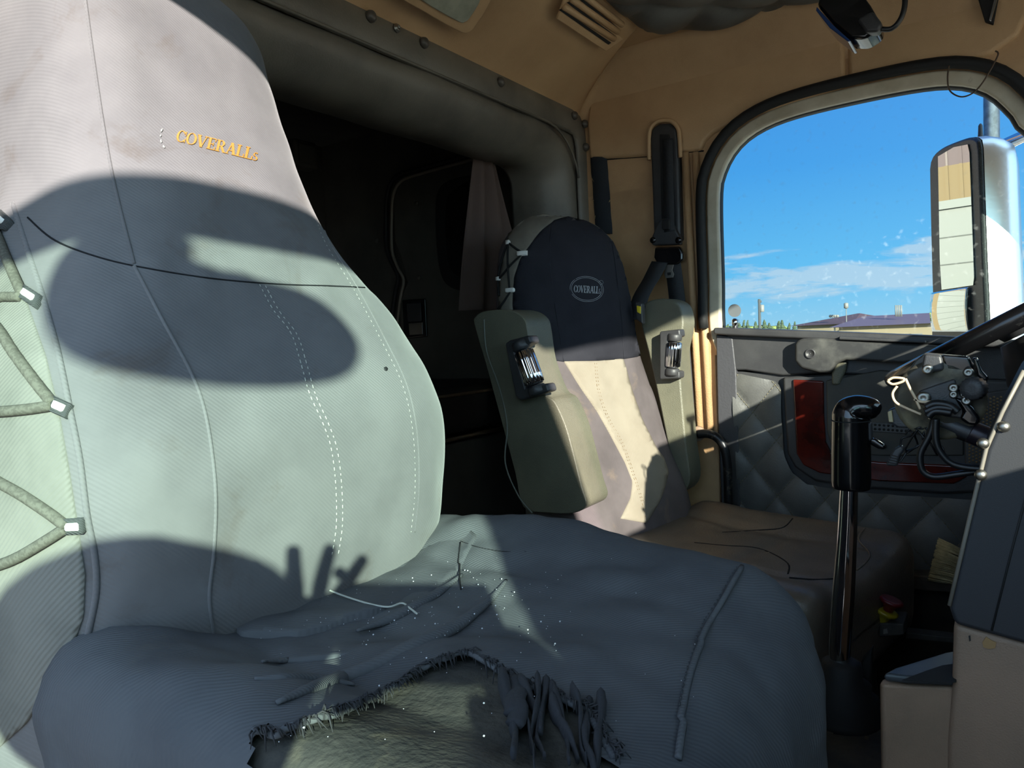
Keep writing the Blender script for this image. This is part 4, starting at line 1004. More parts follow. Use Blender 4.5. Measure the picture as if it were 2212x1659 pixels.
# ------------------------------------------------------------------ dashboard
XF = -.10
ds = thing('dashboard', (.3, -.4, 0), 'black and beige dashboard with flat side panel and cup ledge', 'dashboard')
slabx('side_panel', [(2050, 1312), (2090, 1140), (2130, 970), (2165, 890), (2212, 800), (2300, 690), (2420, 690), (2420, 1440), (2212, 1392), (2062, 1350)], XF, .14, mat('dark_dash', (40, 41, 45), .6, bump=.06, bscale=700), ds, .006)
tube('panel_groove', [PX(2142, 1362, XF-.0005), PX(2185, 1190, XF-.0005), PX(2230, 1020, XF-.0005)], .0012, BLKM, ds, 5)
tube('panel_lip', [PX(a, b, XF+.001) for a, b in [(2051, 1308), (2090, 1140), (2130, 970), (2165, 890), (2212, 800)]], .0022, mat('lip_grey', (120, 114, 104), .5), ds, 6)
for (x, y) in [(2133, 958), (2178, 922), (2128, 1026)]: lathe('dome_screw', PX(x, y, XF-.001)+Vector((0, .004, 0)), (-1, 0, 0), [(.006, 0), (.006, .002), (.003, .005)], STEEL, ds, 14)
slabx('lower_panel', [(2060, 1346), (2212, 1386), (2420, 1440), (2420, 2000), (2040, 2000), (2045, 1600), (2056, 1480)], XF+.006, .20, BEIGE, ds, .008)
decal_spot = [(2122, 1388), (2130, 1376), (2142, 1384), (2152, 1388), (2150, 1400), (2136, 1402), (2124, 1398)]
slabx('torn_label', decal_spot, XF+.0045, .002, mat('glue_brown', (150, 118, 78), .8), ds, 0)
slabx('scuff', [(2092, 1374), (2096, 1373), (2097, 1384), (2094, 1386)], XF+.005, .002, BLKM, ds, 0)
# cup ledge that sticks out towards the seats
lp = catmull([PX(a, b, XF) for a, b in [(2062, 1470), (2060, 1500), (1990, 1490), (1940, 1480), (1908, 1470)]], 4)
ledge = [(1898, 1484), (1904, 1470), (1920, 1464), (2062, 1480), (2062, 2000), (1905, 2000), (1912, 1600)]
zt = PX(1990, 1474, XF+.01).z
def ZL(pts, z): return [PZ(a_, b_, z) for a_, b_ in pts]
lo_ = ZL([(1900, 1474), (1906, 1466), (1930, 1458), (1990, 1440), (2040, 1424), (2075, 1418), (2075, 1488), (2058, 1486), (1960, 1482), (1908, 1480)], zt)
prism('ledge', lo_, (0, 0, -.30), BEIGE, ds, .008)
prism('tray_rim', ZL([(1908, 1472), (1932, 1459), (1990, 1441), (2040, 1425), (2070, 1420), (2070, 1484), (2056, 1483), (1960, 1479)], zt+.002), (0, 0, .010), mat('slate_plastic', (58, 64, 70), .4), ds, .004)
prism('tray_well', ZL([(1948, 1470), (2000, 1450), (2036, 1438), (2066, 1434), (2066, 1474), (2050, 1476)], zt+.0125), (0, 0, .0006), BLKM, ds, 0)
# main body, out past the right edge of the picture
def dashf(p):
    q_ = Vector(p)
    if q_.z > 0: q_.z += .02*math.cos(q_.x*2)
    return q_
v, f = rbox_vf((.36, -.44, .62), (.50, .34, .30), .06, 10, dashf); mobj('dash_body', v, f, BLKP, ds)
v, f = rbox_vf((-.50, -.58, .67), (.44, .22, .33), .06, 10); mobj('passenger_dash', v, f, BLKP, ds)
v, f = rbox_vf((.37, -.27, .95), (.40, .10, .075), .04, 8); mobj('gauge_hood', v, f, BLKM, ds)
# made-up unseen box on the dash, added to cast the far seat's shadow
rd = thing('dash_shadow_box', (-.30, -.36, .93), 'small black made-up box above the dashboard, added to cast a shadow', 'shadow_caster')
v, f = rbox_vf((-.205, -.375, 1.085), (.11, .03, .070), .012, 4); mobj('shadow_box_body', v, f, BLKP, rd)
tube('aerial', [(-.16, -.375, 1.15), (-.16, -.375, 1.195)], .010, BLKP, rd, 8)  # added stub that shapes the top of the cast shadow
v, f = rbox_vf((-.16, -.375, 1.20), (.032, .012, .008), .005, 2); mobj('shadow_stub_top', v, f, BLKP, rd)

# ------------------------------------------------------------------ steering wheel, seen nearly edge on
swl = thing('steering_wheel', (.55, -.03, 1.0), 'black steering wheel seen edge on in front of far window', 'steering wheel')
wc = Vector((.55, -.030, 1.004)); e1 = Vector((0, .872, -.489)); e2 = Vector((1, 0, 0)); en = e1.cross(e2)
tube('rim', [wc+e1*(.235*math.cos(a))+e2*(.235*math.sin(a)) for a in [i*math.pi/36 for i in range(72)]], .0165, mat('worn_gloss_black', (14, 14, 16), .25, col2=(60, 60, 60), nscale=40, lo=.6, hi=.72, coat=.3), swl, 14, closed=True)
for a in (1.35, 4.94):
    tube('spoke', [wc+(e1*math.cos(a)+e2*math.sin(a))*.06-en*.02*0, wc+(e1*math.cos(a)+e2*math.sin(a))*.23], .013, BLKP, swl, 8, flat=.6)
sgn = -1 if en.z > 0 else 1
lathe('hub', wc+en*sgn*.03, -en*sgn, [(.05, 0), (.055, .01), (.05, .03), (.04, .04), (.001, .042)], BLKP, swl, 28)
cl = thing('steering_column', wc+en*sgn*.3, 'black steering column shroud under the wheel hub', 'column')
v, f = tube_vf([wc+en*sgn*.035, wc+en*sgn*.10, wc+en*sgn*.22, wc+en*sgn*.34], [.06, .085, .09, .07], 20); mobj('column_shroud', v, f, BLKM, cl)
tube('indicator_stalk', [wc+en*sgn*.09+e2*.07, wc+en*sgn*.08+e2*.18+e1*.03, wc+en*sgn*.075+e2*.22+e1*.03], [.006, .006, .010], BLKP, cl, 8)

# ------------------------------------------------------------------ tablet mount with its wiring
XM = .06
mt = thing('tablet_mount', PX(2160, 960, XM), 'black device mount on an arm with tangled wires beside dashboard', 'mount')
MET = mat('dusty_black', (70, 66, 58), .4, col2=(136, 126, 100), nscale=22, lo=.45, hi=.75)
slabx('back_plate', [(1978, 778), (1998, 762), (2094, 770), (2100, 785), (2112, 792), (2134, 815), (2128, 835), (2112, 862), (2100, 880), (2060, 885), (1990, 880), (1950, 862), (1946, 830), (1962, 800)], XM, .014, MET, mt, .003)
slabx('top_clamp', [(1996, 764), (2034, 768), (2040, 800), (2010, 806), (1990, 796)], XM-.022, .024, BLKP, mt, .004)
slabx('top_rail', [(2034, 766), (2092, 770), (2104, 798), (2098, 806), (2044, 800)], XM-.016, .018, BLKG, mt, .003)
slabx('side_clamp', [(2100, 772), (2112, 774), (2122, 800), (2136, 816), (2128, 834), (2110, 812)], XM-.018, .02, BLKG, mt, .004)
lathe('turntable', PX(2030, 862, XM-.004), (-1, 0, 0), [(.052, 0), (.052, .008), (.046, .012), (.034, .012), (.030, .018), (.001, .018)], MET, mt, 36)
slabx('arm_plate', [(1984, 845), (2020, 832), (2062, 818), (2074, 850), (2092, 870), (2080, 905), (2040, 900), (2000, 880), (1986, 868)], XM-.026, .008, BLKP, mt, .003)
for (x, y, r) in [(1995, 860, .0085), (2060, 838, .006), (2060, 852, .005), (2088, 865, .006), (2004, 798, .0065), (2092, 804, .006), (2084, 852, .005)]:
    lathe('screw', PX(x, y, XM-.027), (-1, 0, 0), [(r, 0), (r, .003), (r*.6, .006), (r*.3, .004)], STEEL, mt, 16)
lathe('thumb_knob', PX(2110, 838, XM-.02), (-1, .3, 0), [(.013, 0), (.014, .004), (.014, .016), (.012, .02), (.005, .02)], BLKP, mt, 36, 18, .05)
slabx('lower_bracket', [(1916, 888), (1934, 880), (1960, 900), (1985, 905), (1978, 926), (1940, 924), (1918, 912)], XM-.01, .02, BLKP, mt, .003)
slabx('bracket_tip', [(1917, 890), (1926, 886), (1930, 912), (1920, 912)], XM-.014, .008, mat('worn_tip', (170, 156, 120), .5), mt, .001)
slabx('clamp_jaw', [(2060, 858), (2080, 862), (2102, 880), (2118, 905), (2112, 920), (2090, 918), (2072, 905), (2080, 890)], XM-.03, .02, BLKG, mt, .004)
ell_tube('arm', [(2022, 905), (2050, 916), (2080, 928), (2106, 938)], [44, 42, 46, 46], BLKP, mt, 4, XM-.01)
ell_tube('arm_socket', [(2096, 932), (2120, 942), (2150, 953), (2190, 968)], [48, 50, 50, 52], mat('dark_bronze_tube', (44, 38, 44), .3, metal=.4), mt, 24, XM-.01)
WIREP = mat('pale_wire', (206, 180, 150), .6)
for px in ([(1918, 822), (1930, 816), (1952, 818), (1950, 824), (1930, 830), (1920, 826), (1918, 822)], [(1956, 818), (1966, 840), (1976, 858), (1988, 884)], [(1938, 834), (1928, 850), (1934, 868), (1954, 880), (1990, 895)], [(1974, 862), (1990, 868), (2010, 868), (2034, 866)], [(2024, 882), (2012, 890), (2008, 905)]):
    tube('pale_wire', [PX(a, b, XM-.035) for a, b in px], .0017, WIREP, mt, 6, smoothn=6)
BW = mat('black_wire', (22, 22, 24), .4)
tube('black_cable', [PX(a, b, XM-.03) for a, b in [(2018, 905), (2008, 940), (1990, 975), (1988, 1000), (1996, 1020), (2020, 1030), (2070, 1024), (2130, 1016), (2230, 1008)]], .0042, BW, mt, 8, smoothn=8)
tube('black_cable', [PX(a, b, XM-.04) for a, b in [(2022, 905), (2022, 950), (2034, 980), (2060, 1003), (2110, 1012), (2160, 1010), (2230, 1000)]], .0042, BW, mt, 8, smoothn=8)
random.seed(11)
for i in range(12):
    x, y = random.uniform(1980, 2030), random.uniform(880, 930); px = [(x, y)]
    for k in range(4): x += random.uniform(-22, 16); y += random.uniform(2, 26); px.append((max(1945, x), min(y, 1000)))
    tube('thin_wire', [PX(a, b, XM-.02+.02*random.random()) for a, b in px], .0013, BW, mt, 5, smoothn=6)
for px in ([(2000, 880), (2020, 872), (2050, 876), (2070, 890)], [(1998, 890), (2025, 880), (2060, 884)], [(2004, 900), (2020, 888), (2056, 892)]):
    tube('wire_bundle', [PX(a, b, XM-.04) for a, b in px], .005, BW, mt, 8, smoothn=6)
plug = slabx('cable_plug', [(1932, 970), (1946, 962), (1954, 972), (1944, 985), (1938, 1008), (1912, 1006), (1924, 982)], XM-.01, .014, BLKP, mt, .003)
for k in range(4): slabx('plug_rib', [(1925-k*3.2, 982+k*5), (1940-k*1.5, 986+k*5), (1940-k*1.5, 988+k*5), (1925-k*3.2, 984+k*5)], XM-.0115, .004, BLKG, mt, 0)

# ------------------------------------------------------------------ floor clutter by the far seat
br = thing('hand_broom', PX(2050, 1255, .80), 'pale straw broom head leaning by the far door', 'broom')
random.seed(5); mb = MB()
for i in range(420):
    t = random.random(); x0, y0 = 2085+10*random.random(), 1195+75*t; x1, y1 = 2031-22*t+random.uniform(-6, 3), 1164+88*t+random.uniform(-3, 3)
    d = random.uniform(0, .04); mb.add(*tube_vf([PX(x0, y0, .80+d), PX((x0+x1)/2, (y0+y1)/2-2, .80+d), PX(x1, y1, .80+d)], .0011, 3))
mb.build('bristles', mat('straw', (214, 198, 152), .9, col2=(180, 164, 122), nscale=60), br, kind='stuff')
slabx('broom_block', [(2076, 1186), (2110, 1176), (2116, 1270), (2080, 1272)], .80, .05, mat('broom_red', (90, 40, 34), .6), br, .006)
vb = thing('valve_box', PX(1930, 1372, .5), 'dirty dark metal bracket box on the floor by the tunnel', 'box')
slabx('box_top', [(1884, 1345), (1952, 1348), (1954, 1372), (1888, 1378)], .47, .07, mat('dirty_metal', (58, 54, 48), .7, col2=(36, 34, 32), nscale=30), vb, .003)
slabx('box_leg', [(1880, 1375), (1900, 1350), (1890, 1420), (1868, 1450), (1850, 1450)], .46, .02, MATS['dirty_metal'], vb, .002)
slabx('floor_rail', [(1956, 1366), (2060, 1378), (2060, 1390), (1956, 1380)], .56, .03, MATS['dirty_metal'], vb, .002)
slabx('strap', [(1860, 1430), (1884, 1400), (1878, 1540), (1858, 1600)], .20, .02, RUB, vb, .003)
slabx('tag', [(1908, 1360), (1916, 1358), (1918, 1368), (1908, 1370)], .468, .002, mat('tag_grey', (110, 106, 100), .7), vb, 0)
for nm, px, px2, c, lb in (('air_valve_knob', (1908, 1335), (1904, 1344), (150, 132, 24), 'yellow air valve knob on the dark floor bracket'), ('air_valve_knob', (1922, 1308), (1917, 1322), (92, 20, 26), 'red air valve knob behind the yellow one')):
    kb = thing(nm, PX(*px2, .48), lb, 'knob', 'air valve knobs')
    a = PX(*px2, .48); b = PX(*px, .48); ax = (b-a)
    lathe('knob_cap', a, ax, [(.008, 0), (.009, .006), (.013, .016), (.021, .021), (.022, .026), (.015, .028), (.001, .026)], mat('knob_%d' % c[0], c, .4), kb, 22)
    lathe('knob_stem', a-ax.normalized()*.03, ax, [(.006, 0), (.006, .03)], STEEL, kb, 10)
random.seed(3); mb = MB()
for i in range(150):
    p = Vector((random.uniform(-.1, .22), random.uniform(-.25, .25), .40)); s_ = random.uniform(.003, .012); mb.add(*rbox_vf(p, (s_, s_*random.uniform(.4, 1.5), .003), .001, 1))
mb.build('floor_debris', mat('debris', (66, 58, 48), .95), None, label='dirt and debris scattered on the tunnel by the gear lever', cat='debris', kind='stuff')

# ------------------------------------------------------------------ overhead items
XO = .55
cbm = thing('overhead_camera', PX(1840, 0, XO), 'black camera unit with curled cable hanging from the roof', 'camera')
slabx('camera_body', [(1764, 10), (1772, -14), (1850, -30), (1880, 10), (1902, 48), (1896, 66), (1868, 84), (1838, 84), (1800, 52)], XO, .07, BLKG, cbm, .010)
slabx('camera_visor', [(1764, 14), (1800, 54), (1838, 88), (1832, 90), (1792, 60), (1762, 22)], XO-.006, .08, mat('blue_lens', (30, 60, 110), .1, coat=.6), cbm, .002)
slabx('camera_neck', [(1850, 40), (1884, 22), (1906, 50), (1898, 68), (1870, 70)], XO-.014, .03, BLKP, cbm, .006)
tube('camera_cable', [PX(a, b, XO) for a, b in [(1896, 62), (1925, 62), (1946, 40), (1955, 5), (1950, -30)]], .005, BW, cbm, 8, smoothn=8)
tube('hanging_wire', [PX(a, b, .86) for a, b in [(2050, 142), (2047, 170), (2052, 196), (2075, 209), (2100, 202), (2120, 182), (2140, 150), (2156, 118), (2150, 110)]], .0016, mat('brown_wire', (70, 52, 36), .6), None, 6, smoothn=8, label='thin brown wire loop hanging over the window corner', cat='wire')
vm = thing('roof_mirror_strip', PX(2138, 10, .80), 'dark slot with a bright glass strip in the overhead panel', 'mirror')
slabx('slot', [(2108, -20), (2128, 46), (2146, 52), (2160, -20)], .893, .012, BLKM, vm, .002)
slabx('glass_strip', [(2136, 44), (2141, 46), (2160, -20), (2152, -20)], .888, .004, CHROME, vm, .001)

# ------------------------------------------------------------------ outside: mirror, stack, aerial
om = thing('door_mirror', PX(2090, 700, 1.25), 'tall chrome backed door mirror outside the driver window', 'mirror')
# the glass faces back and slightly inwards; the housing and its chrome back follow that plane
MN = Vector((-.36, .93, -.02)).normalized(); MC = PX(2066, 520, 1.25)
def PM(a, b, lift=0.0): return PP(a, b, MN, MN.dot(MC)+lift)
mo = resample(catmull([PM(a, b) for a, b in [(2008, 400), (2010, 348), (2030, 322), (2075, 302), (2100, 298), (2112, 312), (2116, 400), (2122, 560), (2128, 700), (2126, 770), (2020, 770), (2014, 640)]], 5, True), 80, True)
prism('housing', mo, MN*(-.014), mat('mirror_black', (40, 42, 44), .5, col2=(140, 142, 140), nscale=420, lo=.60, hi=.72), om, .008)
mc_ = sum(mo, Vector())/80
v = []; f = []
for k, (dd, sc_) in enumerate([(.012, 1.0), (.035, 1.0), (.06, .98), (.085, .93), (.10, .82), (.106, .5)]):
    v += [mc_+(p-mc_)*sc_-MN*dd for p in mo]
for k in range(5):
    for i in range(80): f.append((k*80+i, k*80+(i+1) % 80, (k+1)*80+(i+1) % 80, (k+1)*80+i))
f.append(tuple(400+i for i in range(80)))
mobj('chrome_back', v, f, BCHROME, om, label='bright chrome back shell')
def mirror_plate(name, px, dx, tilt, dome=0.0):
    P = [PX(a, b, 1.25-dx) for a, b in px]; return P
MIR = mat('mirror_glass', (222, 226, 222), .01, metal=1.0)
def oriented(name, px, nrm, lift, dome=0.0):
    """glass whose outline sits in front of the housing and whose face follows nrm"""
    c = PM(sum(a for a, b in px)/len(px), sum(b for a, b in px)/len(px), lift); nn = Vector(nrm).normalized()
    p = [PP(a, b, nn, nn.dot(c)) for a, b in px]
    if not dome:
        v, f = prism_vf(p, nn*(-.002)); return mobj(name, v, f, MIR, om, smooth=False)
    y = nn; up = Vector((0, 0, 1)); sdv = up.cross(nn).normalized(); upv = nn.cross(sdv)
    us = [(q_-c).dot(sdv) for q_ in p]; ws = [(q_-c).dot(upv) for q_ in p]; hu, hw = (max(us)-min(us))/2, (max(ws)-min(ws))/2; cu, cw_ = (max(us)+min(us))/2, (max(ws)+min(ws))/2
    def g(u, t):
        a = -1+2*u; b = -1+2*t; k = (1-(a*a+b*b)/2); return c+sdv*(cu+a*hu)+upv*(cw_+b*hw)+nn*(dome*k)
    v, f = grid_vf(g, 20, 24); return mobj(name, v, f, MIR, om, solid=.001)
oriented('main_glass', [(2026, 338), (2060, 318), (2090, 312), (2094, 330), (2104, 600), (2102, 616), (2034, 626), (2030, 560)], MN, .003)
oriented('convex_glass', [(2016, 632), (2092, 628), (2086, 704), (2014, 716)], MN, .005, .010)
tube('mirror_arm', [(1.28, .02, 1.00), (1.24, -.02, .92), (1.02, -.10, .90)], .016, CHROME, om, 10); tube('mirror_arm', [(1.30, .02, 1.44), (1.24, -.10, 1.47), (1.02, -.18, 1.45)], .016, CHROME, om, 10)
esx = PX(2142, 290, 1.75); es = thing('exhaust_stack', (esx.x, esx.y, -.6), 'polished chrome exhaust stack standing behind the door mirror', 'exhaust')
lathe('stack_pipe', (esx.x, esx.y, -.6), (0, 0, 1), [(.022, 0), (.022, 2.6), (.019, 2.6), (.019, 2.5)], mat('stack_steel', (190, 184, 170), .3, metal=1.0, col2=(150, 144, 130), nscale=30), es, 28)
lathe('stack_clamp', (esx.x, esx.y, .5), (0, 0, 1), [(.022, 0), (.026, .004), (.026, .03), (.022, .034)], STEEL, es, 24)
ap = PX(2118, 300, 1.32)
at = thing('mirror_aerial', ap, 'stubby black aerial on top of the door mirror', 'aerial')
lathe('aerial_stub', ap+Vector((0, 0, -.02)), (0, 0, 1), [(.008, 0), (.008, .02), (.006, .03), (.005, .055), (.002, .06)], BLKP, at, 14)

# ------------------------------------------------------------------ outside: yard
GZ = -1.45
mobj('ground', [(-400, -400, GZ), (400, -400, GZ), (400, 400, GZ), (-400, 400, GZ)], [(0, 1, 2, 3)], GRAVEL, None, smooth=False, label='pale gravel yard around the truck', cat='ground', kind='structure')
def gp(px, D):     # point on the ground at distance D under the given column
    d = ray(px, 690); d.z = 0; d.normalize(); return Vector((CAM.x+d.x*D, CAM.y+d.y*D, GZ))
def hz(x, y, D):
    d = ray(x, y); k = D/math.hypot(d.x, d.y); return CAM+d*k
def far_building(name, label, x0, x1, ridge_px, eave_y, D, wallm, roofm, wins, depth=10, hip=True):
    a = hz(x0, eave_y[0], D); b = hz(x1, eave_y[1], D*.98); t = thing(name, ((a.x+b.x)/2, (a.y+b.y)/2, GZ), label, 'building', 'far buildings')
    ez = (a.z+b.z)/2; u_ = (b-a); u_.z = 0; Lw = u_.length; u_.normalize(); w_ = Vector((-u_.y, u_.x, 0)); w_ = w_ if w_.dot(Vector((a.x, a.y, 0))-Vector((CAM.x, CAM.y, 0))) > 0 else -w_
    A, B = Vector((a.x, a.y, GZ)), Vector((b.x, b.y, GZ)); h = Vector((0, 0, ez-GZ))
    prism('walls', [A, B, B+w_*depth, A+w_*depth], h, wallm, t, 0)
    rp0 = hz(ridge_px[0][0], ridge_px[0][1], D); rp1 = hz(ridge_px[1][0], ridge_px[1][1], D); rz = (rp0.z+rp1.z)/2
    s0 = max(.02, min(.98, (Vector((rp0.x, rp0.y, 0))-Vector((A.x, A.y, 0))).dot(u_)/Lw)); s1 = max(.03, min(.99, (Vector((rp1.x, rp1.y, 0))-Vector((A.x, A.y, 0))).dot(u_)/Lw))
    o = .5; e = [A+h-u_*o-w_*o, B+h+u_*o-w_*o, B+h+u_*o+w_*(depth+o), A+h-u_*o+w_*(depth+o)]
    R1 = A+u_*(Lw*s0)+w_*(depth/2); R1.z = rz; R2 = A+u_*(Lw*s1)+w_*(depth/2); R2.z = rz
    mobj('roof', e+[R1, R2], [(0, 1, 5, 4), (1, 2, 5), (2, 3, 4, 5), (3, 0, 4), (0, 3, 2, 1)], roofm, t, smooth=False)
    for (wx, wy0, wy1, ww) in wins:
        p0 = hz(wx, wy0, D*.97); k = (Vector((p0.x, p0.y, 0))-Vector((A.x, A.y, 0))).dot(u_); c = A+u_*k-w_*.05; hh = .9
        z0 = ez-1.7; fr = prism('window', [Vector((c.x, c.y, z0))-u_*.7, Vector((c.x, c.y, z0))+u_*.7, Vector((c.x, c.y, z0+1.1))+u_*.7, Vector((c.x, c.y, z0+1.1))-u_*.7], w_*.12, WHITED, t, 0)
        c2 = c-w_*.03; prism('pane', [Vector((c2.x, c2.y, z0+.15))-u_*.5, Vector((c2.x, c2.y, z0+.15))+u_*.5, Vector((c2.x, c2.y, z0+.95))+u_*.5, Vector((c2.x, c2.y, z0+.95))-u_*.5], w_*.1, BLKP, fr, 0)
    return t, u_, w_, A, ez, rz
t1, u1, w1, A1, ez1, rz1 = far_building('far_building', 'far cream building with maroon hipped roof left of the long one', 1722, 1832, ((1800, 678), (1806, 677)), (703, 700), 62, CREAMW, MAROON, [(1790, 706, 712, 10)], 14)
for k in range(4):
    c = hz(1794+k*5, 683, 61.5); lathe('roof_vent', c, (c-CAM), [(.12, -.1), (.12, .1)], WHITED, t1, 10)
t2, u2, w2, A2, ez2, rz2 = far_building('far_building', 'long far cream building with purple grey roof and small windows', 1812, 2240, ((1830, 684), (2200, 664)), (705, 690), 52, CREAMW, PURP, [(1877, 0, 0, 8), (1903, 0, 0, 8), (1928, 0, 0, 8), (1953, 0, 0, 8)], 12)
for k in range(4):
    c = hz(1935+k*4, 674, 54); lathe('roof_pipe', c, (0, 0, 1), [(.045, -.3), (.045, .45)], WHITED, t2, 8)
b3 = thing('far_shed', gp(2215, 34), 'far maroon clad shed right of the door mirror', 'building', 'far buildings')
v, f = prism_vf([hz(2196, 664, 34), hz(2330, 660, 34), hz(2330, 606, 34), hz(2196, 612, 34)], (6, 0, 0)); mobj('upper_cladding', v, f, MAROON, b3, smooth=False)
a = hz(2196, 664, 34); b = hz(2330, 660, 34); v, f = prism_vf([Vector((a.x, a.y, GZ)), Vector((b.x, b.y, GZ)), b, a], (6, 0, 0)); mobj('lower_wall', v, f, CREAMW, b3, smooth=False)
gb = hz(2166, 664, 12); v, f = rbox_vf((gb.x+.3, gb.y-.5, gb.z-1.1), (.5, .5, 1.0), .05, 3); sk_ = mobj('green_skip', v, f, mat('green_paint', (90, 176, 130), .5), None, label='pale green bin in the yard below the mirror', cat='bin')
v, f = rbox_vf((gb.x+.3, gb.y-.5, gb.z-.08), (.54, .54, .06), .03, 2); mobj('lid', v, f, MATS['green_paint'], sk_)
for sx_ in (-.4, .4): tube('leg', [(gb.x+.3+sx_, gb.y-.5, GZ), (gb.x+.3+sx_, gb.y-.5, gb.z-1.8)], .05, STEEL, sk_, 8)
pp = hz(1641, 690, 42); po = thing('utility_pole', (pp.x, pp.y, GZ), 'weathered utility pole with transformer beyond the yard', 'pole')
lathe('pole_shaft', (pp.x, pp.y, GZ), (0, 0, 1), [(.1, 0), (.07, hz(1641, 646, 42).z-GZ)], POLEM, po, 10)
c = hz(1646, 666, 42); lathe('transformer', c, (0, 0, 1), [(.1, -.2), (.12, -.17), (.12, .17), (.05, .2)], WHITED, po, 12)
tube('crossarm', [hz(1637, 652, 42), hz(1645, 651, 42)], .06, POLEM, po, 6)
mp_ = hz(1828, 675, 60); ma = thing('radio_mast', (mp_.x, mp_.y, rz1-2.6), 'thin white aerial mast on the far building roof', 'mast')
tube('mast_rod', [(mp_.x, mp_.y, rz1-2.6), (mp_.x, mp_.y, hz(1828, 654, 60).z)], [.06, .02], WHITED, ma, 6); lathe('mast_drum', (mp_.x, mp_.y, rz1+.3), (0, 0, 1), [(.05, 0), (.16, .05), (.16, .4), (.05, .45)], WHITED, ma, 10)
def spruce(px, D, top, wd, i):
    b_ = hz(px, 690, D); t = thing('spruce_tree', (b_.x, b_.y, GZ), 'small dark spruce, %s from the left along the skyline' % ['first', 'second', 'third', 'fourth', 'fifth', 'sixth', 'seventh', 'eighth', 'ninth', 'tenth', 'eleventh'][i], 'tree', 'skyline spruces')
    zt_ = hz(px, top, D).z; h = zt_-GZ; lathe('trunk', (b_.x, b_.y, GZ), (0, 0, 1), [(.12, 0), (.05, h*.9)], POLEM, t, 6)
    pr_ = []
    for k in range(7):
        z = h*.15+h*.85*k/7; r = wd*(1-k/7.2); pr_ += [(r, z), (r*.45, z+h*.11)]
    pr_.append((.01, h)); v, f = lathe_vf((b_.x, b_.y, GZ), (0, 0, 1), pr_, 10); v = [p+Vector((nz(p, 2), nz(p, 2, 3), 0))*.25*wd for p in v]; mobj('foliage', v, f, TREE, t, smooth=False)
random.seed(21)
for i, (x, top) in enumerate([(1573, 700), (1596, 696), (1606, 691), (1616, 691), (1632, 694), (1652, 690), (1663, 697), (1682, 693), (1690, 691), (1704, 697), (1716, 694)]):
    spruce(x, 78+(i*7 % 11)*2.2, top, .75+.35*random.random(), i)
def scrub(u, t):
    p = hz(1540+190*u, 690, 118); z = hz(1540+190*u, 702+6*nz((u*14, 0, 0), 1), 118).z; return Vector((p.x+2*nz((u*30, t, 3), 1), p.y+2*nz((u*30, t, 8), 1)+3*math.sin(math.pi*t), GZ+(z-GZ)*math.sin(math.pi*t)))
v, f = grid_vf(scrub, 60, 9); mobj('scrub_bank', v, f, mat('scrub', (112, 122, 62), .95, col2=(84, 104, 52), nscale=.8), None, label='low green scrub along the skyline', cat='bushes', kind='stuff')

# ------------------------------------------------------------------ open passenger door, step and the photographer standing on it (behind the camera)
HG = Vector((-1.0, -.55, 0)); DD = Vector((-.966, .259, 0)); DN = Vector((.259, .966, 0))
pd = thing('passenger_door', HG, 'open passenger door with green tinted window beside the near seat', 'door')
def dslab(name, sz, th, m, parent=pd, bevel=.01, off=0.0):
    return prism(name, [HG+DD*s_+DN*(off-th/2)+Vector((0, 0, z)) for s_, z in sz], DN*th, m, parent, bevel)
dslab('door_skin', [(0, -.05), (1.0, -.05), (1.0, 1.035), (0, 1.035)], .07, BLKP)
dslab('front_post', [(0, 1.03), (.25, 1.03), (.235, 1.30), (.25, 1.56), (.30, 1.63), (.02, 1.63), (0, 1.60)], .045, RUB)
dslab('top_bar', [(.24, 1.56), (.60, 1.558), (.99, 1.56), (.99, 1.63), (.24, 1.63)], .045, RUB)
dslab('rear_post', [(.93, 1.03), (1.0, 1.03), (1.0, 1.63), (.93, 1.60)], .045, RUB)
dslab('glass_pane', [(.24, 1.03), (.95, 1.03), (.95, 1.57), (.24, 1.57)], .005, DOOR_GLASS, bevel=0)
sh = catmull([HG+DD*s_+DN*(-.035)+Vector((0, 0, z)) for s_, z in [(.435, 1.45), (.445, 1.405), (.50, 1.388), (.60, 1.394), (.70, 1.43), (.74, 1.50), (.72, 1.565), (.62, 1.57), (.605, 1.535), (.55, 1.525), (.48, 1.505)]], 5, True)
prism('shadow_panel', sh, DN*(-.012), BLKM, pd, .003)  # made-up unseen panel, outlined to cast the rounded shadow on the near seat
tube('door_pull', [HG+DD*.35+DN*.05+Vector((0, 0, .80)), HG+DD*.40+DN*.09+Vector((0, 0, .82)), HG+DD*.75+DN*.09+Vector((0, 0, .82)), HG+DD*.80+DN*.05+Vector((0, 0, .80))], .014, BLKP, pd, 10, smoothn=4)
sp_ = thing('cab_step', (-1.25, 0, -.70), 'ribbed metal entry step below the open passenger doorway', 'step')
box('step_tread', (-1.58, -.42, -.70), (-1.02, .35, -.655), STEEL, sp_, .004)
for y in (-.40, .33): box('step_hanger', (-1.3, y-.02, -.66), (-1.26, y+.02, -.05), STEEL, sp_, .003)
box('sill_beam', (-1.3, -.44, -.10), (-.98, .37, -.02), BLKM, sp_, .006)

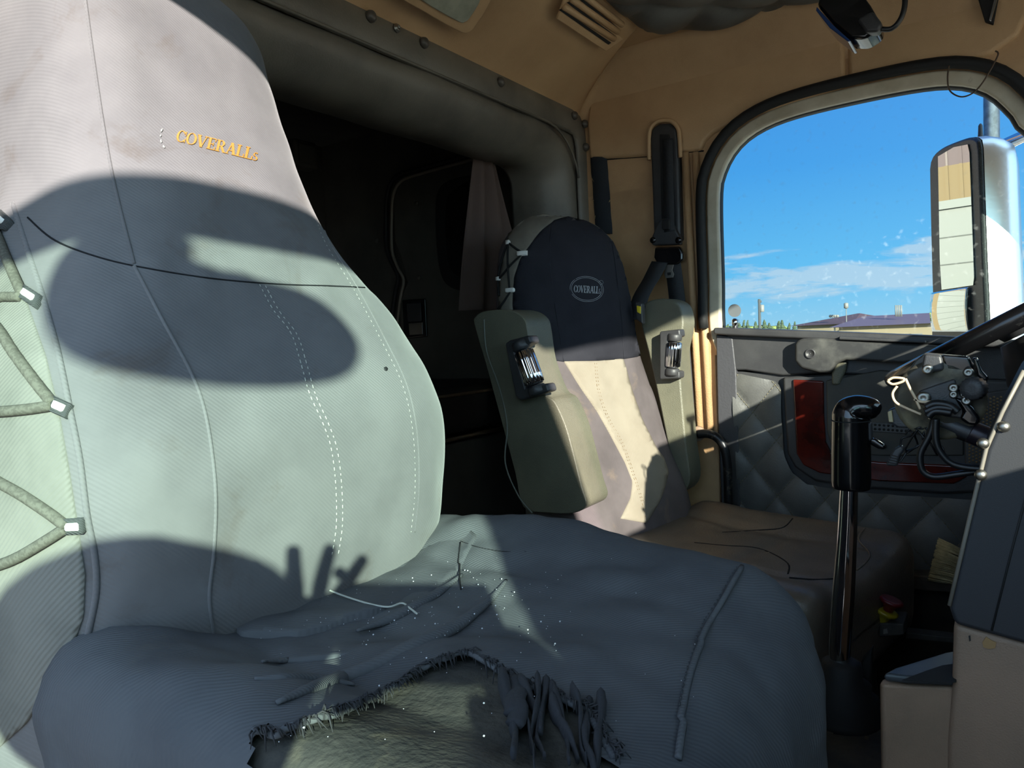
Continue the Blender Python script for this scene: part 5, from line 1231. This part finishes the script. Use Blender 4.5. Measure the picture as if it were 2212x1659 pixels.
ph_ = thing('phone', CAM+RT*.068-UP*.090-FW*.02, 'black phone held sideways in the doorway behind the near seat', 'phone')
pc = CAM+RT*.068-UP*.052-FW*.020; MP = Matrix((RT, UP, -FW)).transposed()
v, f = rbox_vf(pc, (.078, .038, .004), .004, 4, None, MP); mobj('phone_body', v, f, BLKG, ph_)
v, f = rbox_vf(pc-FW*.0042, (.074, .035, .0006), .0005, 2, None, MP); mobj('phone_screen', v, f, mat('screen', (20, 24, 30), .1), ph_)
for k in (0, 1): lathe('phone_lens', CAM-FW*.0165+RT*.0-UP*(.004+.022*k)-RT*.012, FW, [(.007, 0), (.007, .002), (.005, .0025)], BLKG, ph_, 16)
pr_ = thing('person', (-1.42, -.2, -.655), 'person in dark jacket on the step holding up a phone', 'person')
bv, be, brd = [], [], []
def bj(p, r, par=None):
    bv.append(Vector(p)); brd.append(r)
    if par is not None: be.append((par, len(bv)-1))
    return len(bv)-1
FA = Vector((.82, .57, 0)); LF = Vector((-.57, .82, 0)); BC = Vector((-1.46, -.20, 0))
pel = bj(BC+Vector((0, 0, .24)), .13); wst = bj(BC+Vector((0, 0, .42)), .125, pel); cst = bj(BC+FA*.01+Vector((0, 0, .62)), .14, wst); upc = bj(BC+Vector((0, 0, .76)), .11, cst)
nk = bj(BC+FA*.03+Vector((0, 0, .86)), .055, upc); hd0 = bj(BC+FA*.045+Vector((0, 0, .93)), .075, nk); hd1 = bj(BC+FA*.05+Vector((0, 0, 1.01)), .092, hd0); hd2 = bj(BC+FA*.04+Vector((0, 0, 1.075)), .07, hd1)
for sg_ in (1, -1):
    hp = bj(BC+LF*.10*sg_+Vector((0, 0, .16)), .095, pel); kn_ = bj(BC+LF*.11*sg_+FA*.04+Vector((0, 0, -.20)), .062, hp); an = bj(BC+LF*.11*sg_+Vector((0, 0, -.57)), .045, kn_); bj(BC+LF*.12*sg_+FA*.14+Vector((0, 0, -.615)), .035, an)
    shd = bj(BC+LF*.17*sg_+Vector((0, 0, .745)), .07, upc)
    if sg_ > 0:
        hand = CAM-RT*.045-FW*.035-UP*.050; elb = BC+LF*.27+FA*.10+Vector((0, 0, .60))
    else:
        hand = pc+RT*.085-FW*.03-UP*.045; elb = BC-LF*.20+FA*.10+Vector((0, 0, .60))
    e_ = bj(elb, .052, shd); wr = bj(hand-UP*.035-FW*.05, .032, e_); pm = bj(hand, .030, wr)
    q0 = -RT if sg_ > 0 else RT
    for k in range(4):
        base = bj(hand+UP*(.022)+q0*(.022-.018*k)-FW*.004, .0095, pm)
        if sg_ > 0:   # fingers point up past the end of the phone
            L = (.040, .052, .054, .044)[k]; m1 = bj(bv[base]+UP*(L*.55)+q0*(.010-.009*k)-FW*.004, .0085, base); bj(bv[m1]+UP*(L*.6)+q0*(.009-.009*k), .007, m1)
        else:
            m1 = bj(bv[base]+UP*.018-RT*.015+FW*.018, .009, base); bj(bv[m1]-RT*.03+UP*.002, .0075, m1)
    th_ = bj(hand-q0*.03-UP*.004-FW*.006, .012, pm); bj(bv[th_]-q0*.028+UP*.012, .0095, th_)
me = bpy.data.meshes.new('body'); me.from_pydata([p-Vector(pr_.location) for p in bv], be, []); bo = bpy.data.objects.new('body', me); COL.objects.link(bo); bo.parent = pr_; WL[bo.name] = Vector(pr_.location)
sk2 = bo.modifiers.new('skin', 'SKIN'); sk2.use_smooth_shade = True
for i, r in enumerate(brd): me.skin_vertices[0].data[i].radius = (r, r)
me.skin_vertices[0].data[0].use_root = True
ss = bo.modifiers.new('sub', 'SUBSURF'); ss.levels = 2; ss.render_levels = 2
me.materials.append(mat('dark_jacket', (46, 48, 54), .9))
v, f = rbox_vf(BC+FA*.03+Vector((0, 0, 1.055)), (.125, .125, .10), .09, 5); mobj('hair', v, f, mat('dark_hair', (40, 32, 26), .8), pr_)
lathe('nose', BC+FA*.135+Vector((0, 0, .985)), FA, [(.016, 0), (.012, .014), (.004, .024)], mat('skin', (190, 142, 116), .6), pr_, 10)
for sg_ in (1, -1): v, f = rbox_vf(BC+FA*.128+LF*.033*sg_+Vector((0, 0, 1.01)), (.012, .012, .007), .006, 1); mobj('eye', v, f, WHITE, pr_)

# ------------------------------------------------------------------ metal clad workshop beside the truck, seen only in the door mirror
wsd = thing('workshop', (10.6, 8.1, GZ), 'tan and maroon metal clad workshop reflected in the door mirror', 'building')
rd_ = Vector((.76, .65, 0)).normalized(); ru = Vector((.65, -.76, 0)); wb = Vector((10.6, 8.1, 0))
def wslab(name, a, b, z0, z1, m, off=0.0, th=.2, parent=wsd): return prism(name, [wb+ru*a-rd_*off+Vector((0, 0, z0)), wb+ru*b-rd_*off+Vector((0, 0, z0)), wb+ru*b-rd_*off+Vector((0, 0, z1)), wb+ru*a-rd_*off+Vector((0, 0, z1))], rd_*th, m, parent, 0)
wslab('lower_wall', -9, 2.0, GZ, 3.45, SIDING); wslab('upper_wall', -9, 2.0, 3.45, 6.2, MAROON)
for z0, z1, m, nm in ((2.8, 3.45, SIDING, 'tan_rib'), (3.45, 6.2, MAROON, 'maroon_rib')):
    for k in range(28): wslab(nm, -4+k*.21, -4+k*.21+(.05 if nm == 'tan_rib' else .03), z0, z1, m if nm == 'tan_rib' or k % 2 else mat('pale_rib', (100, 84, 76), .6), .03, .04)
dw = wslab('roller_door', -3.2, 1.3, GZ, 2.72, WHITED, .05, .06)
for k in range(9): wslab('door_joint', -3.2, 1.3, GZ+.46*k, GZ+.46*k+.02, mat('joint_grey', (76, 76, 70), .8), .056, .006, dw)
wslab('door_lintel', -3.4, 1.5, 2.72, 2.86, WHITED, .10, .1)
